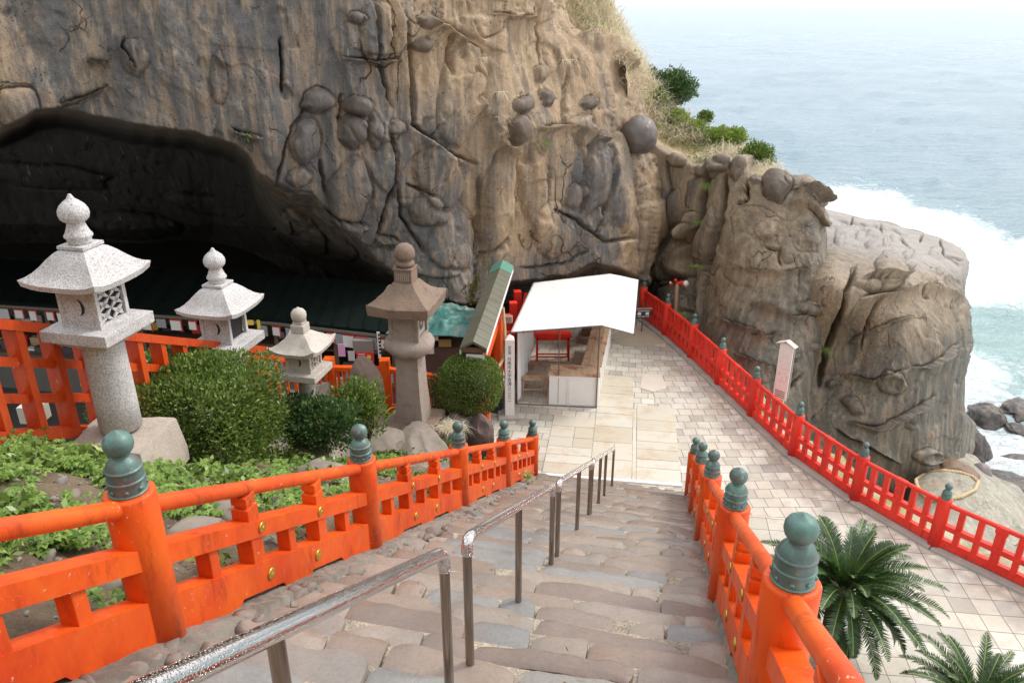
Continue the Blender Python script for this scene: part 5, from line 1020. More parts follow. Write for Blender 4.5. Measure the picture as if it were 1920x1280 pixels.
tb = thing('red_table', (1.15, 19.9, 0), 'small bright red wooden table standing under the back of the tent', 'table'); t0 = Vector((1.12, 19.75, 0)); mb = MB(); mb.box(t0 + Vector((0, 0, .72)), (1.0, .42, .05), bev=.006); mb.box(t0 + Vector((0, -.17, .66)), (.9, .03, .08)); mb.build('tabletop', M_RED, tb)
for sx in (-.43, .43):
    for sy in (-.16, .16): MB().box(t0 + Vector((sx, sy, .35)), (.05, .05, .70)).build('leg', M_RED, tb)
for z in (.12, .2): MB().box(t0 + Vector((0, -.16, z)), (.84, .03, .03)).build('stretcher', M_RED, tb)
sb = thing('stone_pillar', (2.25, 21.1, 0), 'square grey stone pillar foot half hidden behind the tent counter', 'pillar'); mb = MB(); mb.box((2.22, 21.0, .1), (.6, .6, .2), rz=RZ, bev=.02); mb.build('foot', M_OLD2, sb); mb = MB(); mb.box((2.22, 21.0, .75), (.38, .38, 1.15), rz=RZ, bev=.03); mb.build('shaft', M_OLD, sb)
# ---- little black signboard by the tent
s0 = PZ(1203, 622, 0); sg = thing('notice_stand', s0, 'small black notice board on a thin stand at the tent corner', 'sign'); MB().tube([s0, s0 + Vector((0, 0, .95))], .018, 8).build('stand', M_POLE, sg); mb = MB(); mb.box(s0 + Vector((.02, 0, .58)), (.44, .03, .28), rz=.1, bev=.005); bd = mb.build('board', M_BLACKP, sg); mb = MB(); mb.box(s0 + Vector((.02, 0, .74)), (.48, .08, .03), rz=.1); mb.build('board_cap', M_WOODG, sg)
mb = MB()
for i, x in enumerate((-.11, .13)): mb.box(s0 + Vector((x, -.02 + x * .1, .59)), (.10, .006, .085), rz=.1)
for k in range(9): mb.box(s0 + Vector((-.14 + k * .04, -.02 + (-.14 + k * .04) * .1, .50)), (.022, .005, .03), rz=.1); mb.box(s0 + Vector((-.14 + k * .04, -.02 + (-.14 + k * .04) * .1, .675)), (.028, .005, .025), rz=.1)
mb.build('lettering', M_WHITEP, bd)
# ---- tall white information board behind the fence
b0 = PY(1466, 752, 16.55); bz = face_M(-.75, -.66); bx = Vector(bz.col[0]); bn_ = Vector(bz.col[2]); root = thing('information_board', Vector((b0.x, b0.y, 0)), 'tall white information board with a little pitched roof behind the red fence', 'sign')
bc = Vector((b0.x, b0.y, 0)); MB().box(bc + Vector((0, 0, .25)), (.08, .08, 1.3), rz=.8).build('post', simple('pale_post', (.52, .46, .40), .7), root)
cen = (PY(1478, 640, 16.6) + PY(1455, 752, 16.5)) / 2; hgt = PY(1478, 640, 16.6).z - PY(1455, 745, 16.5).z; bc = Vector((cen.x + .03, 16.55, cen.z)); Mb = Matrix((bx, bn_, Vector((0, 0, 1)))).transposed()
MB().box(bc, (.34, .035, hgt), M=Mb, bev=.004).build('board', M_WHITEP, root)
MB().box(bc + Vector((0, 0, -.02)) - bn_ * .05 + bx * .15, (.06, .06, hgt * .9), M=Mb).build('back_batten', M_WOODG, root)
mb = MB()
for s_ in (-1, 1): mb.box(bc + Vector((0, 0, hgt / 2 + .035)) + bx * (.11 * s_), (.27, .16, .022), M=Mb @ Matrix.Rotation(-s_ * .42, 3, 'Y').inverted().transposed() if False else Mb @ Matrix.Rotation(s_ * .42, 3, 'Y'))
mb.build('little_roof', simple('pale_timber', (.56, .50, .45), .7), root)
mb = MB(); rr = random.Random(5)
for k in range(16):
    if k in (5, 10): continue
    for j in range(5):
        if rr.random() < .45: mb.box(bc + bn_ * .019 + bx * (-.12 + j * .06) + Vector((0, 0, hgt / 2 - .12 - k * .055)), (.045, .002, .012 if k < 12 else .022), M=Mb)
mb.build('lettering', simple('grey_ink', (.58, .57, .57), .7), root); mb = MB()
for k in range(4): mb.box(bc + bn_ * .0195 + Vector((0, 0, -hgt / 2 + .05 + k * .05)) + bx * .0, (.25, .002, .022), M=Mb)
mb.build('dark_lettering', simple('dark_ink', (.16, .15, .15), .7), root)
# ---- wooden post with a red and white charm beyond the fence
p0 = PY(1268, 590, 22.0); p1 = PY(1270, 532, 22.0); root = thing('charm_post', (p0.x, p0.y, p0.z - 1), 'bare wooden post topped with a red and white charm behind the red fence', 'post'); MB().tube([p0 - Vector((0, 0, 1)), p1], .055, 12).build('post', simple('pink_timber', (.55, .33, .22), .7), root)
mb = MB(); rr = random.Random(2)
for k in range(9): a = rr.uniform(0, 6.28); mb.lathe(p1 + Vector((rr.uniform(-.2, .18), rr.uniform(-.08, .08), rr.uniform(-.02, .10))), [(0, -.05), (.05, -.02), (.055, .02), (0, .05)], 8)
mb.build('red_petals', M_RED, root); mb = MB(); mb.lathe(p1 + Vector((.24, -.05, .02)), [(0, -.10), (.07, -.05), (.09, .02), (.04, .09), (0, .1)], 10); mb.lathe(p1 + Vector((-.22, -.04, .05)), [(0, -.04), (.04, 0), (0, .04)], 8); mb.build('white_petals', M_WHITEP, root)
# ================================================================== ORANGE LATTICE FENCE at the far side of the bed
lf = thing('lattice_fence', (-5.3, 8, 4), 'weathered orange lattice fence with deep upright boards, behind the largest lantern', 'fence')
dirL = Vector((.2034, .8948, -.4505)).normalized(); A0 = Vector((-4.85, 6.47, 5.2)); dirh = Vector((dirL.x, dirL.y, 0)); HL = 1.22
def lp(t, h, n_=0.0): return A0 + dirL * t + Vector((0, 0, h)) + Vector((dirh.y, -dirh.x, 0)).normalized() * n_
LEN = 5.2
for h, ht, dpt in ((HL, .11, .20), (.83, .10, .07), (.44, .10, .07), (.04, .12, .20)):
    mb = MB(); mb.beam(lp(-2.3, h), lp(LEN, h), dpt, ht, vertical_ends=True); mb.build('rail', M_LATT, lf)
for k in range(20):
    t = -2.1 + k * .43
    if t > LEN: break
    mb = MB(); mb.beam(lp(t, .10), lp(t, HL - .03), .0, 0) if False else mb.box(lp(t, HL / 2 + .02), (.17, .085, HL - .12), rz=math.atan2(dirh.y, dirh.x) - math.pi / 2, bev=.004); mb.build('upright', M_LATT, lf)
mb = MB(); mb.box(lp(1.4, .15, -.9), (.25, .2, .2)); bx_ = mb.build('junction_box', simple('beige_plastic', (.55, .53, .45), .5)); tag(bx_, 'small beige box on the ground seen through the orange lattice fence', 'box')
# low orange picket fence before the shop
pf = thing('picket_fence', (-3, 14.6, 1.2), 'low orange picket fence between the planted bed and the shop', 'fence')
def picket(a, b, h, n_, endpost=True):
    a, b = Vector(a), Vector(b); mb = MB(); mb.beam(a + Vector((0, 0, h)), b + Vector((0, 0, h)), .13, .09); mb.beam(a + Vector((0, 0, .10)), b + Vector((0, 0, .10)), .10, .09); mb.build('rail', M_ORANGE, pf)
    for k in range(n_): p = a.lerp(b, (k + .5) / n_); mb = MB(); mb.box(p + Vector((0, 0, h / 2)), (.055, .05, h - .02)); mb.build('picket', M_ORANGE, pf)
    if endpost: mb = MB(); mb.box(b + Vector((0, 0, h / 2 + .08)), (.20, .20, h + .3), bev=.008); mb.build('post', M_ORANGE, pf)
h_ = .95
q1, q2, q3, q4 = PY(470, 662, 12.2), PY(618, 690, 14.3), PY(722, 692, 14.5), PY(860, 712, 14.75)
picket(q1 - Vector((0, 0, h_)), q2 - Vector((0, 0, h_)), h_, 9); picket(q2 - Vector((0, 0, h_)), q3 - Vector((0, 0, h_)), h_, 10); picket(q3 - Vector((0, 0, h_)), q4 - Vector((0, 0, h_)), h_, 11, False)
mb = MB()
for a, b in ((q1, q2), (q2, q3), (q3, q4)): mb.beam(Vector((a.x, a.y + .1, a.z / 2 - .55)), Vector((b.x, b.y + .1, b.z / 2 - .55)), .16, max(a.z, b.z) - .9)
tag(mb.build('retaining_wall', M_KERB), kind='structure')
# ================================================================== SHOP UNDER THE CAVE ROOF
shop = thing('souvenir_shop', (-5.5, 17.5, 0), 'dark green roofed souvenir stall with full shelves inside the cave mouth', 'shop')
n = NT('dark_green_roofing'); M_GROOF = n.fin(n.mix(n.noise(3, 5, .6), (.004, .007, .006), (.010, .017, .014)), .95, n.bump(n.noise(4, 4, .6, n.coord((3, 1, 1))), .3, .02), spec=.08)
ez = 2.35; e0, e1, e2 = PZ(150, 575, ez), PZ(511, 598, ez), PZ(742, 624, ez); e00 = e0 + (e0 - e1) * 1.2; bk = Vector((-.1, 2.3, .30))
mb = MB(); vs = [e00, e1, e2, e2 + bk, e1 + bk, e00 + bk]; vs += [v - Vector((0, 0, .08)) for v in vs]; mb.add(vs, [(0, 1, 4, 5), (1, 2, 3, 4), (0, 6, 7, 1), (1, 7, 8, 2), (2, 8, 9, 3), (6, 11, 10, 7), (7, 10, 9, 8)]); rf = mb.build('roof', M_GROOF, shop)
mb = MB()
for k in range(26):
    a = e00.lerp(e1, k / 18) if k <= 18 else e1.lerp(e2, (k - 18) / 8); mb.beam(a + Vector((0, 0, .02)), a + bk + Vector((0, 0, .02)), .03, .03)
mb.build('roof_batten', M_GROOF, rf)
M_SHELF_W = simple('shelf_timber', (.13, .085, .055), .7, .3, 5)
for a, b in ((e00, e1), (e1, e2)): MB().beam(a - Vector((0, .03, .10)), b - Vector((0, .03, .10)), .04, .06).build('eave_beam', simple('eave_timber', (.16, .13, .10), .8), shop)
for t in (0, .22, .45, .68, .9):
    p = e00.lerp(e1, t); MB().box((p.x, p.y + .12, 1.15), (.10, .10, 2.3)).build('pillar', M_SHELF_W, shop)
for t in (.0, .5, .97): p = e1.lerp(e2, t); MB().box((p.x, p.y + .12, 1.15), (.09, .09, 2.3)).build('pillar', M_SHELF_W, shop)
MB().beam(e00 + Vector((0, 1.9, -1.2)), e2 + Vector((.6, 1.9, -1.2)), .05, 2.5).build('back_wall', M_SHELF_W, shop)
MB().beam(e00 + Vector((0, .35, 1.0 - ez)), e2 + Vector((0, .35, 1.0 - ez)), .75, .06).build('counter_top', M_SHELF_W, shop); MB().beam(e00 + Vector((0, .05, .5 - ez)), e2 + Vector((0, .05, .5 - ez)), .05, 1.0).build('counter_front', simple('grey_panel', (.12, .11, .10), .7), shop)
MB().beam(e00 + Vector((0, .9, 1.5 - ez)), e2 + Vector((0, .9, 1.5 - ez)), .5, .04).build('shelf', M_SHELF_W, shop)
pal = {'white': (.75, .73, .70), 'pale': (.55, .50, .52), 'red': (.62, .04, .04), 'yellow': (.75, .55, .06), 'grey': (.32, .31, .32), 'pink': (.70, .35, .55), 'tan': (.40, .27, .16), 'dark': (.06, .05, .06), 'blue': (.25, .30, .42)}
PM = {k: simple('goods_' + k, v, .55, .1, 6) for k, v in pal.items()}
rr = random.Random(21); base_line = [(e00, e1), (e1, e2)]
def onedge(t): return e00.lerp(e1, t / .72) if t < .72 else e1.lerp(e2, (t - .72) / .28)
# cards and charms hung along the eave, each on its own
k = 0; t = .22
lab = ['white charm card framed in red hanging under the shop eave', 'pale notice card hanging under the shop eave', 'dark grey notice hanging under the shop eave']
while t < .99:
    wd = rr.choice([.20, .24, .28]); p = onedge(t); kind_ = rr.choice(['white', 'white', 'pale', 'grey', 'white', 'tan']); hh_ = rr.choice([.22, .26, .30]); dx3 = (onedge(t + .01) - onedge(t)).normalized(); ang = math.atan2(dx3.y, dx3.x)
    mb = MB(); mb.box(p + Vector((0, -.03, -.17 - hh_ / 2)), (wd, .012, hh_), rz=ang); o = mb.build('notice_card', PM[kind_]); tag(o, {'white': lab[0], 'pale': 'pale pinkish notice card hanging under the shop eave', 'grey': lab[2], 'tan': 'tan wooden plaque hanging under the shop eave'}[kind_], 'card', 'cards hanging along the shop eave')
    if kind_ == 'white':
        mb = MB(); mb.box(p + Vector((0, -.04, -.17 - hh_ / 2)) + dx3 * (wd / 2), (.03, .012, hh_ + .06), rz=ang); mb.box(p + Vector((0, -.038, -.17)), (wd, .012, .03), rz=ang); mb.build('red_border', PM['red'], o)
    t += (wd + rr.choice([.02, .05, .05, .16])) / 11.5; k += 1
kinds = ['white', 'pale', 'red', 'grey', 'tan', 'dark', 'blue', 'yellow']
t = .20
while t < .98:
    for lev, z, yy in ((0, 1.03, .18), (1, 1.52, .85), (2, 1.03, .5)):
        if rr.random() < .88:
            p = onedge(min(t + rr.uniform(0, .01), .98)); cN = rr.choice(kinds); w3, h3 = rr.uniform(.14, .32), rr.uniform(.05, .26)
            mb = MB(); mb.box(Vector((p.x, p.y + yy, z + h3 / 2)), (w3, rr.uniform(.1, .25), h3), rz=rr.uniform(-.1, .1), bev=.006); lv = ['on the front of the shop counter', 'on the shop shelf', 'at the back of the shop counter'][lev]
            tag(mb.build('souvenir_box', PM[cN]), {'dark': 'black', 'pale': 'pale pinkish'}.get(cN, cN) + ' souvenir box ' + lv, 'box', 'souvenir boxes in the shop, ' + ['counter front', 'shelf', 'counter back'][lev])
    t += .024
p = PY(566, 664, 16.9); 
def panel(name, u0, v0, u1, v1, Y_, mat, label, cat, parent=None, thick=.02):
    a, b = PY(u0, v0, Y_), PY(u1, v1, Y_ - .001); mb = MB(); mb.box(((a.x + b.x) / 2, Y_, (a.z + b.z) / 2), (abs(b.x - a.x), thick, abs(a.z - b.z)), bev=.002); o = mb.build(name, mat, parent); 
    if label: tag(o, label, cat)
    return o
rb = panel('souvenir_poster', 668, 660, 702, 678, 15.9, PM['red'], 'red poster with a yellow sun on the shop front', 'poster'); mb = MB(); q = PY(692, 669, 15.88); mb.lathe(q, [(.05, 0), (.05, .004)], 20, M=Matrix.Rotation(math.pi / 2, 3, 'X')); mb.build('yellow_sun', PM['yellow'], rb)
mb = MB()
for k in range(3): a, b = PY(672, 664 + k * 4, 15.885), PY(684, 664 + k * 4, 15.885); mb.beam(a, b, .004, .018)
mb.build('white_lines', PM['white'], rb)
panel('souvenir_poster', 633, 645, 648, 668, 15.9, PM['pink'], 'lilac poster propped on the shop counter', 'poster'); panel('souvenir_poster', 652, 658, 666, 676, 15.9, PM['pale'], 'pale grey poster next to the red one on the shop counter', 'poster')
panel('cardboard_box', 663, 634, 702, 658, 16.1, simple('grey_brown_card', (.24, .20, .18), .8), 'grey brown cardboard carton on the shop counter above the red poster', 'box', None, .3)
panel('yellow_card', 461, 600, 476, 609, 16.45, PM['yellow'], 'yellow card pinned under the shop eave', 'card'); panel('yellow_card', 481, 600, 489, 616, 16.45, PM['yellow'], 'narrow upright yellow card pinned under the shop eave', 'card')
ls = panel('lettered_board', 706, 622, 715, 672, 15.75, PM['white'], 'narrow white lettered board standing at the shop corner', 'sign'); q = PY(710.5, 623, 15.735)
mb = MB()
for k in range(6): mb.box(q + Vector((0, 0, -.06 - k * .085)), (.05, .004, .05))
mb.build('lettering', M_INK, ls)
hut = thing('ticket_hut', (-1.9, 16.6, 0), 'dark brown timber hut under the crumpled green tarpaulin beside the gate', 'hut')
a, b = PY(735, 628, 16.1), PY(905, 640, 16.1); MB().box(((a.x + b.x) / 2, 16.9, .95), (b.x - a.x, 1.5, 1.9)).build('timber_wall', simple('dark_timber', (.085, .05, .032), .75, .4, 5), hut)
o = panel('notice_paper', 801, 637, 814, 663, 16.13, PM['white'], None, None, hut); panel('yellow_notice', 822, 636, 846, 650, 16.13, simple('dull_yellow', (.32, .22, .07), .7), None, None, hut); panel('sign_strip', 806, 630, 822, 638, 16.12, PM['white'], None, None, hut)
n = NT('green_tarpaulin'); M_GT = n.fin(n.mix(n.ramp(n.noise(2.2, 6, .7, None, .5), [(.5, 0.0), (.62, 1.0)]), n.mix(n.noise(2, 5, .6), (.035, .14, .125), (.07, .22, .20)), (.22, .27, .22)), .45, n.bump(n.noise(5, 6, .6, None, 1.0), .6, .04))
V, Fq = quadgrid(PY(722, 622, 15.85), PY(898, 632, 15.85), PY(905, 590, 18.0), PY(800, 574, 18.0), 70, 50, -.03, 6, .0); V[:, 2] += .10 * ridged(V * np.array([1.3, 1.3, 0]) + 5, 4, 15) * 1.6 * np.clip((V[:, 1] - 15.85) * 3 + .15, 0, 1) - .05
g = sheet('green_tarpaulin', [(V, Fq)], M_GT, None, .006); tag(g, 'crumpled teal green tarpaulin spread over the hut beside the gate', 'tarpaulin')
# ================================================================== BOULDERS, GARDEN ROCKS, SEA ROCKS
bc_ = PY(1197, 253, 23.2); rock('round_boulder', bc_, (.56, .56, .55), 41, simple('ironstone', (.13, .11, .10), .45, .4, 3, bump=.35), 'smooth dark round boulder stuck on the cliff edge', 'boulder', amp=.09, flat_=.25)
rock('standing_stone', PY(686, 742, 11.9) + Vector((0, 0, -.1)), (.33, .20, .85), 3, M_STONE2 if False else simple('brown_stele', (.19, .14, .115), .8, .4, 5, bump=.6), 'rounded upright brown stone between the bushes and the old lantern', 'stone', amp=.10, flat_=.3, rot=.3)
rock('garden_rock', PY(790, 838, 11.2) + Vector((0, 0, -.25)), (.50, 1.25, .35), 6, M_STONE, 'long sloping grey brown rock slab below the old lantern', 'rock', amp=.12, rot=.3, flat_=1.0)
rock('garden_rock', PY(900, 800, 12.6) + Vector((.02, 0, -.22)), (.24, .30, .48), 9, M_STONE2, 'dark reddish upright rock at the foot of the bed', 'rock', amp=.16, rot=.5, flat_=1.0)
rock('garden_rock', PY(862, 800, 12.9) + Vector((0, 0, -.45)), (.42, .5, .75), 10, M_STONE, 'big pale brown rock beside the dark reddish one', 'rock', amp=.14, flat_=1.0)
rock('garden_rock', PY(860, 762, 13.2), (.22, .30, .20), 13, simple('brown_rock', (.20, .15, .12), .8, .4, 5, bump=.6), 'small brown rock lying under the round clipped bush', 'rock', amp=.14, rot=.9)
rock('garden_rock', PY(655, 905, 7.6) + Vector((-.35, .3, -.15)), (.34, .5, .22), 15, M_STONE, 'grey rock behind the second post of the stair fence', 'rock', amp=.14, rot=.7, flat_=1.0)
rock('garden_rock', PY(727, 812, 11.3) + Vector((-.1, 0, -.25)), (.45, .5, .25), 19, M_STONE, 'flat rock edge under the small plants left of the sloping slab', 'rock', amp=.14, rot=.2, flat_=1.0)
for i, (s_, l, r_) in enumerate(((-11.9, -3.1, .22), (-11.5, -3.6, .26), (-12.2, -3.9, .20), (-10.6, -3.05, .16), (-9.6, -3.3, .2), (-12.6, -3.2, .17), (-9.1, -2.95, .15), (-8.9, -3.5, .19))):
    q = SP(s_, l, 0); q.z = GZ(q.x, q.y) + .02; rock('garden_stone', q, (r_ * 1.2, r_, r_ * .6), 60 + i, M_STONE, 'grey stone half buried in the soil behind the orange stair fence', 'stone', sub=4, flat_=1.0, amp=.2, rot=i * .9, group='stones along the stair fence')
# flat boulder with straw rope below the plaza, and rocks in the surf
M_BOUL = rock_material('pale_boulder_rock', (.36, .33, .26), (.26, .245, .20), (.16, .15, .13), .3, .6)
E_ctrl = [(1715, 905, 17.2), (1790, 882, 17.6), (1870, 930, 17.2), (1920, 975, 16.8), (1780, 930, 16.4), (1850, 1000, 15.6), (1700, 1000, 15.8), (1900, 1100, 14.6), (2050, 1100, 15.5), (1750, 1150, 14.2), (2000, 1230, 13.8)]
bo, PE, uE, vE = rock_patch('rope_boulder', [(1712, 902), (1740, 886), (1775, 880), (1815, 888), (1850, 912), (1895, 945), (1935, 985), (1985, 1040)], [(1690, 1130), (1800, 1220), (2010, 1290)], [(1712, 902), (1704, 940), (1700, 1000), (1690, 1130)], [(1985, 1040), (2020, 1120), (2010, 1290)], 110, 120, E_ctrl,
    [('lump', 1785, 905, 26, 8, 10, -.12)], [('top', 12, .8), ('right', 12, .8), ('left', 6, .3)], lambda u, v: .6 + 0 * u, None, .22, 8, mat=M_BOUL, wrap_depth=3)
tag(bo, 'big smooth pale boulder below the plaza, ringed with straw rope', 'boulder'); 
def onE(u, v):
    d = (uE - u) ** 2 + (vE - v) ** 2; k = np.unravel_index(np.argmin(d), d.shape); return Vector(PE[k]) + Vector((-.02, -.05, .06))
loop = [(1718, 901), (1735, 889), (1765, 884), (1800, 887), (1822, 897), (1833, 905), (1826, 920), (1800, 932), (1770, 938), (1738, 936), (1722, 922), (1717, 908), (1718, 901)]
rope_tree('straw_rope', [onE(*p) for p in loop], .042, 'thick straw rope laid in a ring on the pale boulder', 'rope', twist=5)
rock('brown_rock', PY(1785, 895, 18.6), (.7, .7, .42), 22, simple('rusty_rock', (.17, .10, .06), .6, .5, 3, bump=.6), 'rusty brown rock just behind the roped boulder', 'rock', amp=.2); rock('sea_rock', PY(1836, 893, 19.6), (.34, .34, .42), 23, simple('purplish_rock', (.17, .14, .14), .5, .3, 4, bump=.4), 'small rounded purplish rock behind the roped boulder', 'rock', amp=.06, flat_=.1)
for i, (u, v, Y_, rx, ry, rz, lb) in enumerate(((1900, 930, 21.5, 1.6, 1.3, .55, 'broad dark rock shelf at the water behind the roped boulder'), (1848, 785, 28, .85, .7, .75, 'dark wet rock in the surf just right of the headland foot'), (1800, 855, 23.5, .8, .9, 1.6, 'dark wet rock at the foot of the headland'),
                                                 (1910, 768, 30, .9, .6, .45, 'low dark rock in the surf at the right edge'), (1912, 806, 27.5, .5, .4, .25, 'small dark rock awash at the right edge'), (1905, 862, 25, .6, .35, .18, 'flat rock barely above the foam at the right edge'))):
    p = PZ(u, v, -5.85); rock('sea_rock', p, (rx * 1.15, ry, rz * .75), 30 + i, M_SEAROCK, lb, 'rock', amp=.32, rot=i * 1.3)
# ================================================================== PLANTS
def leaf_mat(name, a, b_, c_=None, rough=.4, trans=.25):
    n = NT(name); r_ = n.island(); c = n.ramp(r_, [(0, a), (.5, tuple((x + y) / 2 for x, y in zip(a, b_))), (.92, b_), (1.0, c_ or b_)])
    b = n.b; n.l(c, b.inputs['Base Color']); b.inputs['Roughness'].default_value = rough
    tr = n.t.nodes.new('ShaderNodeBsdfTranslucent'); n.l(c, tr.inputs['Color']); mx = n.t.nodes.new('ShaderNodeMixShader'); mx.inputs[0].default_value = trans
    n.l(b.outputs[0], mx.inputs[1]); n.l(tr.outputs[0], mx.inputs[2]); n.l(mx.outputs[0], n.out.inputs[0]); return n.m
M_LEAF = leaf_mat('hedge_leaf', (.05, .095, .018), (.26, .37, .08), (.50, .55, .17), .32)
M_LEAF2 = leaf_mat('dark_shrub_leaf', (.03, .07, .022), (.13, .23, .07), (.26, .34, .12), .35)
M_HERB = leaf_mat('herb_leaf', (.12, .22, .04), (.32, .46, .10), (.48, .56, .18), .5, .35)
M_STRAW = leaf_mat('straw', (.62, .54, .38), (.86, .79, .63), (.92, .87, .75), .7, .3)
M_GREENB = leaf_mat('green_blade', (.10, .20, .03), (.28, .40, .08), (.40, .48, .14), .45, .3)
M_YG = leaf_mat('yellow_green_leaf', (.13, .22, .03), (.34, .44, .08), (.52, .55, .14), .45, .3)
M_CYC = leaf_mat('cycad_leaf', (.018, .050, .012), (.050, .105, .022), (.10, .15, .03), .33, .12)
M_TWIG = simple('twig_bark', (.09, .065, .045), .9, .3, 20)
def unit(a): return a / (np.linalg.norm(a, axis=-1, keepdims=True) + 1e-9)
def leaves(P, D, L, W, rs, fold=.25):
    N = len(P); r = rs.normal(size=(N, 3)); S_ = unit(np.cross(D, r)); U_ = np.cross(S_, D); L = L[:, None]; W = W[:, None]
    base = P; tip = P + D * L; l = P + D * L * .5 + S_ * W * .5 + U_ * W * fold; r2 = P + D * L * .5 - S_ * W * .5 + U_ * W * fold
    V = np.stack([base, l, tip, r2], 1).reshape(-1, 3); F = np.arange(N * 4).reshape(N, 4); return V, F
def blades(P, D, L, W, rs, droop=.6, k=4):
    N = len(P); S_ = unit(np.cross(D, np.array([0, 0, 1.0]) + .2 * rs.normal(size=(N, 3)))); rows = []
    for i in range(k + 1):
        t = i / k; q = P + D * (L * t)[:, None] + np.array([0, 0, -1.0]) * (droop * L * t * t)[:, None]; w_ = (W * (1 - t) ** .6 * .5 + 1e-4)[:, None]; rows += [q - S_ * w_, q + S_ * w_]
    V = np.stack(rows, 1).reshape(-1, 3); m = 2 * (k + 1); F = []
    for i in range(k): F.append(np.stack([np.arange(N) * m + 2 * i, np.arange(N) * m + 2 * i + 1, np.arange(N) * m + 2 * i + 3, np.arange(N) * m + 2 * i + 2], -1))
    return V, np.concatenate(F)
def rounded_shell(N, c, r, rs, boxy=4.0, depth=.22, lumps=.08, seed=0):
    d = unit(rs.normal(size=(N, 3))); q = np.abs(d / 1.0); s_ = (q ** boxy).sum(1) ** (-1 / boxy); A = d * s_[:, None]; n_ = unit(np.sign(A) * np.abs(A) ** (boxy - 1))
    A = A * (1 + lumps * fbm(A * 2.2 + seed, 3, seed))[:, None]; dep = 1 - depth * rs.rand(N) ** 1.6; A = A * dep[:, None] * np.array(r)
    ca, sa = math.cos(RZ), math.sin(RZ); rot = lambda X: np.stack([X[:, 0] * ca - X[:, 1] * sa, X[:, 0] * sa + X[:, 1] * ca, X[:, 2]], -1)
    return rot(A) + np.array(c), rot(n_)
M_CORE = simple('core_shade', (.03, .045, .015), .9, .5, 30, bump=.8)  # solid core; shade between the leaves put into its dark colour
def bush(name, c, r, N, L, seed, mat, label, boxy=4.0, depth=.25, lumps=.09, thin_low=0.0, rise_=.5, twigs=26, cat='bush', group=None, core=0.0):
    rs = np.random.RandomState(seed); P, n_ = rounded_shell(N, c, r, rs, boxy, depth, lumps, seed)
    if thin_low > 0:
        g = (P[:, 2] - c[2]) / r[2]; nn = noise3(P * 3.5, seed + 1); kp = (g > -.15 + nn * .5) | (rs.rand(N) > thin_low) ; kp &= ~((g < -.1) & (nn > .12) & (rs.rand(N) < .8)); P, n_ = P[kp], n_[kp]
    D = unit(n_ * .8 + np.array([0, 0, rise_]) + rs.normal(size=P.shape) * .55); n2 = len(P); V, F = leaves(P, D, L * (.6 + .7 * rs.rand(n2)), L * .46 * (.7 + .6 * rs.rand(n2)), rs)
    root = thing(name, (c[0], c[1], c[2] - r[2]), label, cat, group); link('foliage', mesh_np('foliage', V, F, False), mat, root)
    if core: rock('shade_core', (c[0], c[1], c[2] + core * r[2] * .3), (r[0] * .72, r[1] * .72, r[2] * (.74 - .3 * core)), seed, M_CORE, None, None, root, RZ, 3, .1, .1)
    mb = MB(); rr = random.Random(seed); b0 = Vector((c[0], c[1], c[2] - r[2] * 1.02))
    for k in range(twigs):
        a = rr.uniform(0, 6.28); e = Vector((c[0] + math.cos(a) * r[0] * rr.uniform(.2, .85), c[1] + math.sin(a) * r[1] * rr.uniform(.2, .85), c[2] + r[2] * rr.uniform(-.3, .75))); m_ = b0.lerp(e, .5) + Vector((rr.uniform(-.1, .1), rr.uniform(-.1, .1), -.05)); st = b0 + Vector((math.cos(a) * r[0] * .25, math.sin(a) * r[1] * .25, 0)); mb.tube([st, m_, e], .01, 6, rads=[.018, .012, .004])
    mb.build('branches', M_TWIG, root); return root
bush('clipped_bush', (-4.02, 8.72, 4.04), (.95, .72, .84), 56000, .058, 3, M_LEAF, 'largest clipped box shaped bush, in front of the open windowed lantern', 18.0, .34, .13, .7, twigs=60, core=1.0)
bush('low_bush', (-2.80, 9.62, 3.62), (.68, .36, .34), 12000, .06, 5, M_LEAF2, 'loose dark green bush wrapped round the small brown lantern', 2.6, .6, .4, .4, .7)
bush('loose_shrub', (-2.3, 10.5, 3.35), (.42, .34, .50), 3800, .075, 6, M_LEAF, 'loose leafy shrub right behind the small brown lantern', 2.0, .95, .5, .6, .9)
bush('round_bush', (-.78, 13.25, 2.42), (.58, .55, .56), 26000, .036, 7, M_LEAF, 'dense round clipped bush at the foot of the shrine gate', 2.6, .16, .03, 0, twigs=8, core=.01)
bush('small_shrub', (-1.35, 13.9, 1.9), (.28, .3, .5), 2600, .055, 8, M_LEAF2, 'thin dark shrub between the old lantern and the round bush', 2.4, .7, .2, .4)
# red berries on the round bush and nandina leaves
rs = np.random.RandomState(5); mb = MB()
for k in range(16): mb.lathe(Vector((-.55 + rs.normal() * .06, 12.78 + rs.normal() * .04, 2.1 + rs.normal() * .13)), [(0, -.02), (.022, 0), (0, .02)], 6)
tag(mb.build('red_blossoms', simple('red_blossom', (.75, .05, .03), .6)), 'little red blossoms low on the round clipped bush', 'blossoms', kind='stuff')
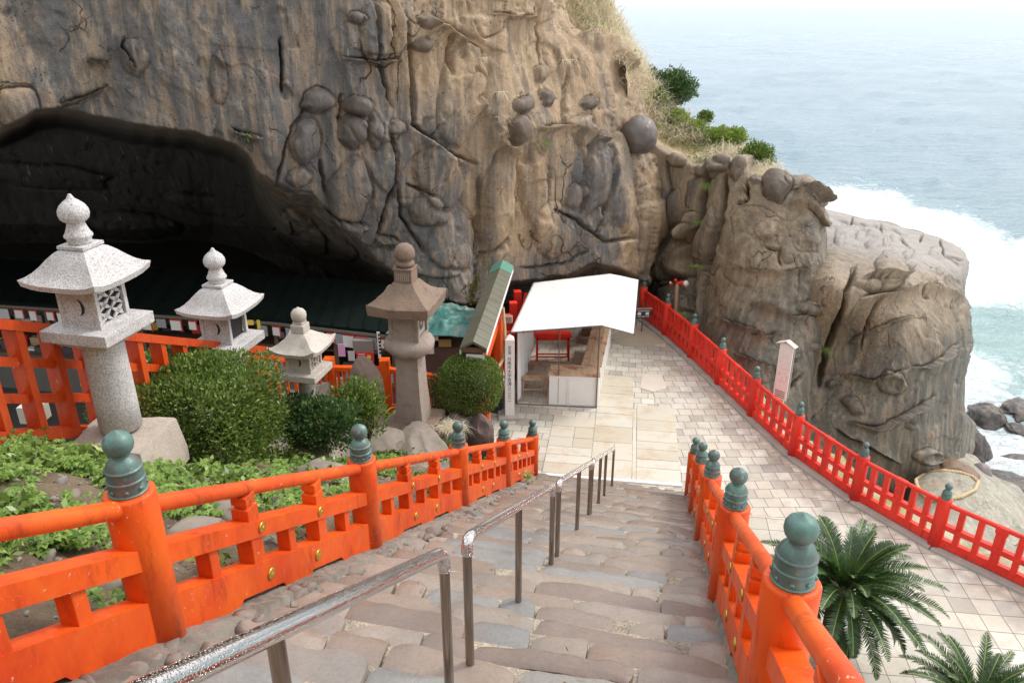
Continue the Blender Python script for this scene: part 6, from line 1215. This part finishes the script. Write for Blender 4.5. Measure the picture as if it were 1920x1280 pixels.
# herbs on the planted bed
rs = np.random.RandomState(17); regions = [(70, 880, 150, 60, 1), (150, 930, 160, 70, 1), (90, 1000, 120, 40, .7), (330, 930, 90, 55, 1), (400, 970, 80, 45, .9), (190, 860, 90, 40, 1), (320, 990, 60, 40, .7), (470, 930, 60, 40, .5), (560, 800, 50, 60, 1), (640, 850, 60, 45, .9), (600, 870, 60, 30, .8), (715, 775, 55, 40, 1), (700, 850, 90, 45, .9), (760, 870, 70, 30, .6), (820, 820, 28, 35, .9),
    (575, 740, 80, 50, .8), (640, 790, 60, 40, .8), (730, 830, 60, 30, .7), (500, 880, 40, 40, .6), (930, 830, 22, 30, .6), (650, 930, 40, 25, .5), (230, 1130, 60, 40, .5), (20, 1090, 60, 60, .4), (540, 940, 60, 30, .5), (700, 810, 40, 25, .6), (40, 1180, 60, 40, .5)]
N = 60000; s_ = rs.uniform(-13.5, -.4, N); l_ = rs.uniform(-6.2, -2.75, N); x = SD[0] * (s_ + KS) + LD[0] * l_; y = SD[1] * (s_ + KS) + LD[1] * l_; z = -SL * s_ + _gs(s_ * 60, l_ * 60) + .10 * fbm(np.stack([s_, l_, s_ * 0], -1) * 1.3, 4, 81)
C = np.stack([x, y, z], -1); ok = y > .8; C = C[ok]; u_, v_ = projuv(C); dens = np.zeros(len(C))
for (a, b_, ra, rb_, q) in regions: dens = np.maximum(dens, q * (((u_ - a) / ra) ** 2 + ((v_ - b_) / rb_) ** 2 < 1 + .6 * noise3(C * 2.5, 3)))
dist = C[:, 1]; pr_ = dens * .34 * sstep(-.12, .25, noise3(C * 1.9, 12)); C = C[(rs.rand(len(C)) < pr_) & (C[:, 1] < 14)]
Pl, Dl, Ll = [], [], []
for c in C:
    if rs.rand() < .35: continue
    hgt = rs.uniform(.03, .17); k = rs.randint(4, 8); a = rs.rand(k) * 6.28; rad = rs.uniform(.02, .10, k); base = c + np.stack([np.cos(a) * rad, np.sin(a) * rad, hgt * rs.uniform(.4, 1.1, k)], -1)
    main = unit(np.stack([np.cos(a), np.sin(a), rs.uniform(.0, .5, k)], -1)); sz = rs.uniform(.05, .085, k)
    for off, m in ((0, 1.0), (.75, .8), (-.75, .8), (1.5, .55), (-1.5, .55)):
        d = np.stack([main[:, 0] * math.cos(off) - main[:, 1] * math.sin(off), main[:, 0] * math.sin(off) + main[:, 1] * math.cos(off), main[:, 2]], -1); Pl.append(base); Dl.append(d); Ll.append(sz * m)
P_ = np.concatenate(Pl); D_ = np.concatenate(Dl); L_ = np.concatenate(Ll); Sx = unit(np.cross(D_, [0, 0, 1.])); W_ = (L_ * .62)[:, None]; up_ = np.array([0, 0, .012])
V = np.stack([P_, P_ + D_ * L_[:, None] * .6 + Sx * W_ * .5 + up_, P_ + D_ * L_[:, None] - up_, P_ + D_ * L_[:, None] * .6 - Sx * W_ * .5 + up_], 1).reshape(-1, 3)
NH = len(P_); tag(link('ground_cover', mesh_np('ground_cover', V, np.arange(NH * 4).reshape(NH, 4), False), M_HERB), 'bright green lobed leaves carpeting the planted bed', 'ground cover', kind='stuff')
# little yellow flower by the lattice fence
q = PY(58, 803, 6.9); mb = MB()
for k in range(8):
    a = k * .785; d = Vector((math.cos(a), -.3, math.sin(a))); sx_ = d.cross(Vector((0, 1, 0))).normalized(); mb.add([q, q + d * .02 + sx_ * .008, q + d * .036, q + d * .02 - sx_ * .008], [(0, 1, 2, 3)])
mb.tube([q, q + Vector((.02, .02, -.25))], .003, 5); tag(mb.build('yellow_flower', simple('yellow_petal', (.85, .62, .03), .5)), 'single yellow daisy before the orange lattice fence', 'flower')
# long leaved plant
def rosette(name, c, N, L, W, seed, mat, label, droop=.7, up_=.9, cat='plant', group=None, kind=None, spread=.06):
    rs = np.random.RandomState(seed); a = rs.rand(N) * 6.28; P = np.array(c) + np.stack([rs.normal(size=N) * spread, rs.normal(size=N) * spread, np.zeros(N)], -1); D = unit(np.stack([np.cos(a), np.sin(a), up_ * rs.uniform(.5, 1.6, N)], -1)); V, F = blades(P, D, L * rs.uniform(.6, 1.1, N), np.full(N, W), rs, droop, 6)
    return tag(link(name, mesh_np(name, V, F), mat), label, cat, group, kind)
rosette('long_leaved_plant', PY(718, 790, 12.9), 34, .75, .085, 3, M_GREENB, 'bright green plant with long strap leaves left of the old lantern')
rosette('dry_grass_tuft', PY(846, 800, 12.2), 420, .34, .008, 4, M_STRAW, 'pale dry grass tuft beside the base of the old lantern', .8, .8, 'grass', None, 'stuff', .10)
rosette('wall_plant', SP(-1.9, -2.36, .18), 26, .16, .04, 9, M_GREENB, 'small green plant sprouting through the far end of the left stair fence', .6, .9)
# ---- bank beside the right stair fence
ns, nl = 80, 26; ss, ll = np.meshgrid(np.linspace(-14, -4.6, ns), np.linspace(0, 1, nl), indexing='ij'); outer = np.interp(ss, [-14, -8, -5.5, -4.6], [3.6, 3.0, 2.4, 1.2]); lat_ = .69 + (outer - .69) * ll
hz = (-SL * ss - .05) * (1 - ll ** .8) ** 1.0 * np.interp(ss, [-14, -7, -4.6], [1, .92, .3]); Xb = SD[0] * (ss + KS) + LD[0] * lat_; Yb = SD[1] * (ss + KS) + LD[1] * lat_; Q = np.stack([Xb.ravel(), Yb.ravel(), hz.ravel()], -1); hz2 = hz + (.12 * fbm(Q * 1.5, 4, 5)).reshape(hz.shape) * np.clip(ll * 5, 0, 1)
idx = np.arange(ns * nl).reshape(ns, nl); Vb = np.stack([Xb.ravel(), Yb.ravel(), hz2.ravel() - .02], -1)
tag(link('planted_bank', mesh_np('planted_bank', Vb, np.stack([idx[:-1, :-1], idx[:-1, 1:], idx[1:, 1:], idx[1:, :-1]], -1).reshape(-1, 4)[:, ::-1]), M_SOIL), 'steep planted bank between the steps and the lower plaza', kind='structure')
rs = np.random.RandomState(8); sel = rs.randint(0, len(Vb), 9000); sel = sel[(ll.ravel()[sel] < .55)]; P = Vb[sel] + rs.normal(size=(len(sel), 3)) * .05; a = rs.rand(len(P)) * 6.28; D = unit(np.stack([np.cos(a) * .8 + .3, np.sin(a) * .8, rs.uniform(.4, 1.3, len(P))], -1)); V, F = blades(P, D, .28 * rs.uniform(.5, 1.2, len(P)), np.full(len(P), .0045), rs, .7, 4)
tag(link('dry_grass', mesh_np('dry_grass', V, F), M_STRAW), 'fine pale dry grass on the bank beside the nearest right fence rail', 'grass', kind='stuff')
# ---- cycads
def cycad(c, N, L, seed, label):
    rs = np.random.RandomState(seed); root = thing('sago_palm', (c[0], c[1], 0), label, 'palm', 'sago palms on the lower plaza'); c = np.array(c); mb = MB()
    mb.lathe((c[0], c[1], 0), [(.16, 0), (.19, .3), (.20, max(.4, c[2] - .1)), (.12, c[2] + .02), (0, c[2] + .05)], 16); t = mb.build('trunk', M_TWIG, root)
    for i in range(N):
        a = i * 2.39996 + rs.normal() * .12; q = (i + .5) / N; el = math.radians(78 - 92 * q ** .9 + rs.normal() * 5); Lf = L * (.72 + .34 * math.sin(math.pi * min(1, q * 1.1))) * rs.uniform(.9, 1.08); dr = .55 + .35 * q; K = 46
        t_ = np.linspace(0, 1, K); h = np.array([math.cos(a), math.sin(a), 0.]); e_ = el - dr * 1.5 * t_ ** 1.3; stp = np.stack([np.cos(e_), np.sin(e_)], -1) * Lf / K; cum = np.cumsum(stp, 0); R_ = c + h * cum[:, :1] * 1.0 + np.array([0, 0, 1.]) * cum[:, 1:2] + h * .05
        T = unit(np.gradient(R_, axis=0)); side = np.cross(T, [0, 0, 1.]); side = unit(side + 1e-6); nu_ = np.cross(side, T); Vs, Fs, n0 = [], [], 0; lw = .155 * (np.sin(math.pi * np.clip(t_ * .93 + .06, 0, 1)) ** .55) * (L / 1.1); ok = t_ > .10
        for sg in (-1, 1):
            d = unit(side * sg * .80 + T * .62 + nu_ * .38 + rs.normal(size=R_.shape) * .05); P0 = R_[ok]; dd = d[ok]; LL = lw[ok][:, None] * rs.uniform(.9, 1.08, (ok.sum(), 1)); wv = T[ok] * .0115 * (L / 1.1)
            mid = P0 + dd * LL * .55; tip = P0 + dd * LL - nu_[ok] * LL * .10
            Vs.append(np.stack([P0 - wv, P0 + wv, mid + wv * .9, mid - wv * .9, tip], 1).reshape(-1, 3)); m = ok.sum(); b_ = np.arange(m)[:, None] * 5 + n0
            Fs.append(b_ + np.array([[0, 1, 2, 3]])); Fs.append(b_ + np.array([[3, 2, 4, 4]])); n0 += m * 5
        V = np.concatenate(Vs); me = bpy.data.meshes.new('frond'); fl = [tuple(int(z) for z in dict.fromkeys(f)) for f in np.concatenate(Fs)]; nv = len(V); S2 = side * .006; rv = np.stack([R_ - S2, R_ + S2], 1).reshape(-1, 3) + nu_.repeat(2, 0) * .003; fl += [(nv + 2 * k, nv + 2 * k + 1, nv + 2 * k + 3, nv + 2 * k + 2) for k in range(K - 1)]
        me.from_pydata([tuple(p) for p in np.concatenate([V, rv])], [], fl); me.update(); o = link('frond', me, [M_CYC, M_RIB], root); mi = np.zeros(len(me.polygons), np.int32); mi[-(K - 1):] = 1; me.polygons.foreach_set('material_index', mi)
M_RIB = simple('frond_rib', (.20, .24, .06), .5, .2, 10)
p = PZ(1597, 1122, 1.25); cycad((p.x - .08, p.y + .1, 1.3), 84, 1.26, 4, 'larger dark green sago palm right of the nearest bronze capped post')
p = PZ(1830, 1330, .85); cycad((p.x, p.y, .9), 60, .95, 6, 'smaller sago palm cut by the bottom right edge of the photo')
# ================================================================== CLIFF TOP: earth, straw grass and shrubs
ctrlG = [(1048, -60, 24.8), (1064, 60, 24.6), (1105, 88, 24.6), (1178, 116, 24.9), (1190, 220, 24.7), (1230, 270, 24.9), (1300, 308, 24.4), (1400, 330, 23.2), (1445, 345, 22.8), (1130, -60, 27.5), (1140, 0, 27.5), (1190, 110, 28), (1240, 180, 27.6), (1300, 230, 27), (1380, 285, 25.8), (1450, 330, 24.2)]
n = NT('cliff_top_earth'); c = n.mix(n.ramp(n.noise(1.5, 6, .7), [(.35, 0.0), (.65, 1.0)]), (.36, .25, .15), (.52, .42, .28)); M_EARTH = n.fin(c, .9, n.bump(n.noise(8, 7, .75), .8, .08))
G_r = [(1128, -110), (1136, 0), (1160, 60), (1190, 118), (1212, 165), (1245, 195), (1285, 235), (1330, 268), (1385, 290), (1425, 312), (1452, 340)]
G_l = [(1040, -110), (1044, 0), (1056, 62), (1098, 92), (1166, 122), (1172, 210), (1205, 272), (1262, 300), (1318, 322), (1380, 335), (1430, 352)]
eo, PG, uG, vG = rock_patch('cliff_top', [(1040, -110), (1128, -110)], [(1430, 352), (1452, 340)], G_l, G_r, 60, 220, ctrlG, [], [('right', 10, 1.0)], None, None, .45, 12, mat=M_EARTH, wrap_depth=7)
tag(eo, 'earthy grass grown top of the cliff falling towards the sea', kind='structure')
rs = np.random.RandomState(31); flat_ = PG.reshape(-1, 3); NN = 26000; sel = rs.randint(0, len(flat_), NN); P = flat_[sel] + rs.normal(size=(NN, 3)) * .06; uu_, vv_ = projuv(P); pat = noise3(P * .9, 3)
edge_d = (np.arange(len(flat_)) % 60)[sel] / 60.; kp = (pat > -.28) & ((edge_d > .25) | (rs.rand(NN) < .2)) & ~((uu_ > 1195) & (uu_ < 1300) & (edge_d < .45)); P = P[kp]; m = len(P); a = rs.rand(m) * 6.28
D = unit(np.stack([np.cos(a) * .7 - .25, np.sin(a) * .5 - .35, rs.uniform(.5, 1.3, m)], -1)); V, F = blades(P, D, .72 * rs.uniform(.4, 1.15, m), np.full(m, .018), rs, .55, 4)
tag(link('cliff_grass', mesh_np('cliff_grass', V, F), M_STRAW), 'pale straw coloured grass along the cliff top', 'grass', kind='stuff')
ed_all = (np.arange(len(flat_)) % 60) / 60.; cand = np.where(ed_all > .55)[0]; sel = cand[rs.randint(0, len(cand), 15000)]; P = flat_[sel] + rs.normal(size=(15000, 3)) * .12; kp = noise3(P * 1.3, 5) > -.12; P = P[kp]; m = len(P); a = rs.rand(m) * 6.28
D = unit(np.stack([np.cos(a) * .5 + .1, np.sin(a) * .5 - .1, rs.uniform(.6, 1.4, m)], -1)); V, F = blades(P, D, .95 * rs.uniform(.4, 1.1, m), np.full(m, .018), rs, .6, 5)
tag(link('ridge_grass', mesh_np('ridge_grass', V, F), M_STRAW), 'long bleached grass plumes standing against the sea on the ridge', 'grass', kind='stuff')
P2 = flat_[rs.randint(0, len(flat_), 5200)]; uu_, vv_ = projuv(P2); P2 = P2[(noise3(P2 * 1.1, 8) > .05)]; m = len(P2); V, F = leaves(P2 + rs.normal(size=(m, 3)) * .1 + [0, 0, .1], unit(rs.normal(size=(m, 3)) + [0, -.3, .8]), .10 * (.6 + .8 * rs.rand(m)), .045 * np.ones(m), rs)
tag(link('cliff_weeds', mesh_np('cliff_weeds', V, F, False), M_YG), 'low green weeds among the straw grass on the cliff top', 'weeds', kind='stuff')
def shrub(u, v, Y_, rpx, N, seed, mat, label, L=.09, sq=.8):
    c = PY(u, v, Y_); r = rpx / FPX * Y_ / (_c - (v - 640) / FPX * _s); bush('cliff_shrub', tuple(c), (r, r, r * sq), int(N * 1.3), L, seed, mat, label, 2.0, .8, .6, 0, .6, 14, 'shrub', 'shrubs on the cliff top')
shrub(1262, 166, 27.2, 40, 7000, 41, M_LEAF2, 'largest dark green shrub on the skyline of the cliff top'); shrub(1215, 150, 27.4, 26, 3000, 42, M_LEAF2, 'dark shrub left of the largest skyline shrub, against the sea'); shrub(1228, 185, 26.4, 24, 2300, 43, M_LEAF, 'mid green shrub under the dark skyline shrubs')
shrub(1418, 297, 24.2, 31, 5200, 44, M_LEAF, 'rounded green shrub lowest on the ridge, above the outcrop', .08, .95); shrub(1345, 262, 25.6, 28, 3400, 45, M_YG, 'yellow green shrub between the straw grass and the lowest shrub', .085, .75); shrub(1374, 258, 25.8, 24, 2600, 48, M_YG, 'spreading green shrub just behind the yellow green one on the ridge', .085, .7)
shrub(1262, 226, 26.2, 28, 3200, 46, M_YG, 'yellow green shrub above the round boulder', .085, .75); shrub(1300, 246, 26.0, 26, 3000, 47, M_YG, 'bright yellowish shrub between two others on the ridge above the outcrop', .085, .75); shrub(1322, 220, 26.6, 13, 800, 49, M_LEAF, 'tiny dark tuft on the skyline above the yellow shrubs')
shrub(1095, 15, 27.0, 30, 3600, 50, M_YG, 'green shrub at the very top edge of the cliff'); shrub(1116, 62, 26.6, 22, 2200, 51, M_LEAF, 'green shrub just below the topmost one on the cliff'); shrub(1152, 100, 26.6, 18, 1500, 52, M_YG, 'small green shrub in straw grass right of the cliff crest'); shrub(1186, 108, 27.4, 14, 900, 53, M_LEAF, 'dark little shrub on the skyline above the jutting ledge')
def tuft(u, v, Y_, N, L, seed, mat, label, dr=1.0):
    if mat is M_STRAW and dr == 1.0: N, L = int(N * .6), L * .62
    rosette('hanging_tuft', PY(u, v, Y_), N, L, .013, seed, mat, label, dr, .3, 'grass tuft', 'grass tufts on the cliff face', None, .08)
tuft(935, 172, 19.6, 160, .55, 61, M_STRAW, 'straw tuft on the middle of the cliff face'); tuft(925, 218, 19.5, 110, .5, 62, M_STRAW, 'straw tuft just under the biggest tuft on the cliff face'); tuft(1060, 112, 21.9, 90, .5, 63, M_STRAW, 'straw tuft high on the tan rock near the crest'); tuft(905, 108, 19.4, 90, .45, 64, M_STRAW, 'straw tuft hanging by the long vertical joint')
tuft(1600, 497, 20.6, 160, .35, 65, M_STRAW, 'pale straw tuft on top of the headland', .5); tuft(1022, 268, 20.3, 60, .18, 66, M_GREENB, 'green tuft under the dark knobs on the tan cliff'); tuft(458, 252, 15.9, 50, .18, 67, M_GREENB, 'green tuft at the tip of the overhanging lip'); tuft(1324, 345, 22.4, 110, .2, 68, M_GREENB, 'green plants in the top of the deep rock joint'); tuft(1308, 415, 21.9, 50, .15, 69, M_GREENB, 'green sprig halfway down the deep rock joint'); tuft(1305, 498, 21.2, 70, .18, 70, M_GREENB, 'green sprig low in the deep rock joint')
tuft(1550, 655, 18.9, 70, .18, 71, M_GREENB, 'green sprig in the cleft beside the headland'); tuft(1282, 588, 21.2, 70, .2, 72, M_GREENB, 'green sprig behind the red fence under the outcrop')
rs = np.random.RandomState(3); NV = 1500; t_ = rs.rand(NV); u0 = np.interp(t_, [0, .5, 1], [905, 893, 882]) + rs.normal(size=NV) * 5; v0 = np.interp(t_, [0, .5, 1], [478, 520, 565]) + rs.normal(size=NV) * 4
P = np.array([tuple(PY(a, b_, 17.9)) for a, b_ in zip(u0, v0)]); kp = noise3(P * 4, 2) > -.1; P = P[kp]; m = len(P); V, F = leaves(P, unit(rs.normal(size=(m, 3)) + [0, -.5, -.5]), .05 * (.6 + .8 * rs.rand(m)), .03 * np.ones(m), rs)
tag(link('creeper', mesh_np('creeper', V, F, False), leaf_mat('creeper_leaf', (.16, .15, .05), (.30, .27, .09))), 'thin yellowish creeper trailing down the rock above the gate roof', 'creeper', kind='stuff')

# small stones bedded in the stair kerb, gravel and dead leaves on the soil
def pebbles(name, pts, sizes, mat, label, seed, kind='stuff', flat_=.55):
    bm = bmesh.new(); bmesh.ops.create_icosphere(bm, subdivisions=2, radius=1); A = np.array([tuple(v.co) for v in bm.verts]); Fc = np.array([[v.index for v in f.verts] for f in bm.faces]); bm.free(); rs = np.random.RandomState(seed); Vs, Fs = [], []
    for i, (p, s_) in enumerate(zip(pts, sizes)):
        B = A * (1 + .30 * noise3(A * 1.3 + i * 3.7, seed))[:, None]
        for _ in range(7): nv = rs.normal(size=3); nv /= np.linalg.norm(nv); q = B @ nv; B = B - np.maximum(q - .5, 0)[:, None] * nv * .97
        a = rs.rand() * 6.28; B = B * np.array([1, .5 + .5 * rs.rand(), flat_]) * s_; B = np.stack([B[:, 0] * math.cos(a) - B[:, 1] * math.sin(a), B[:, 0] * math.sin(a) + B[:, 1] * math.cos(a), B[:, 2]], -1) + np.array(p); Vs.append(B); Fs.append(Fc + i * len(A))
    return tag(link(name, mesh_np(name, np.concatenate(Vs), np.concatenate(Fs), False), mat), label, kind=kind)
n = NT('mixed_pebble'); c = n.ramp(n.island(), [(0, (.16, .12, .10)), (.3, (.28, .23, .18)), (.6, (.22, .20, .19)), (.85, (.34, .29, .23)), (1, (.20, .13, .10))]); c = n.mix(n.math('MULTIPLY', n.noise(30, 5, .7), .5), c, n.mix(1.0, c, .5, 'MULTIPLY')); M_PEB = n.fin(c, .75, n.bump(n.noise(40, 5, .7), .4, .006))
M_RUB = simple('kerb_rubble_stone', (.20, .165, .14), .7, .6, 9, bump=.9)
rs = np.random.RandomState(77); P = []; SZ = []
for k in range(210):
    s_ = rs.uniform(-13, -.2); l_ = rs.uniform(-2.44, -2.24); P.append(tuple(SP(s_, l_, .028 + rs.uniform(-.03, .0)))); SZ.append(rs.uniform(.04, .12))
pebbles('kerb_stones', P, SZ, M_RUB, 'rough stones bedded in the kerb between the steps and the left fence', 7, 'structure')
P = []; SZ = []
for k in range(2600):
    s_ = rs.uniform(-13, -.8); l_ = rs.uniform(-6, -2.75); q = SP(s_, l_, 0); z = GZ(q.x, q.y); P.append((q.x, q.y, z + float(.10 * fbm(np.array([[s_, l_, 0]]) * 1.3, 4, 81)[0]))); SZ.append(rs.uniform(.008, .03) if rs.rand() < .93 else rs.uniform(.04, .10))
pebbles('gravel', P, SZ, M_PEB, 'gravel and small stones on the soil of the planted bed', 8)
N = 900; s_ = rs.uniform(-13, -.3, N); l_ = np.where(rs.rand(N) < .35, rs.uniform(-2.3, .45, N), rs.uniform(-5.5, -2.8, N)); Pq = []
for a, b in zip(s_, l_):
    q = SP(a, b, 0); Pq.append((q.x, q.y, GZ(q.x, q.y) + .05 if b < -2.5 else ((int(-a / TREAD)) + .42) * RISE + .012))
Pq = np.array(Pq); kp = ~((l_ > -2.5) & (rs.rand(N) > .3)); Pq = Pq[kp]; m = len(Pq); D = unit(rs.normal(size=(m, 3)) * [1, 1, .12]); V, F = leaves(Pq, D, rs.uniform(.02, .05, m), rs.uniform(.01, .02, m), rs, .1)
tag(link('fallen_leaves', mesh_np('fallen_leaves', V, F, False), leaf_mat('dead_leaf', (.22, .11, .04), (.45, .28, .10), (.55, .45, .12))), 'small fallen leaves scattered on the soil and the steps', 'leaves', kind='stuff')
# darker broad leaved weeds among the bright ones
N = 26000; s_ = rs.uniform(-13.5, -.4, N); l_ = rs.uniform(-6.1, -2.8, N); x = SD[0] * (s_ + KS) + LD[0] * l_; y = SD[1] * (s_ + KS) + LD[1] * l_; z = -SL * s_ + _gs(s_ * 60, l_ * 60) + .10 * fbm(np.stack([s_, l_, s_ * 0], -1) * 1.3, 4, 81)
C = np.stack([x, y, z], -1); C = C[(y > .8) & (y < 14)]; C = C[noise3(C * 1.6, 44) > .16]; m = len(C); D = unit(rs.normal(size=(m, 3)) + [0, 0, .35]); V, F = leaves(C + np.stack([np.zeros(m), np.zeros(m), rs.uniform(.02, .2, m)], -1), D, rs.uniform(.05, .10, m), rs.uniform(.03, .055, m), rs, .12)
tag(link('weeds', mesh_np('weeds', V, F, False), M_LEAF), 'darker broad leaved weeds mixed through the planted bed', 'weeds', kind='stuff')
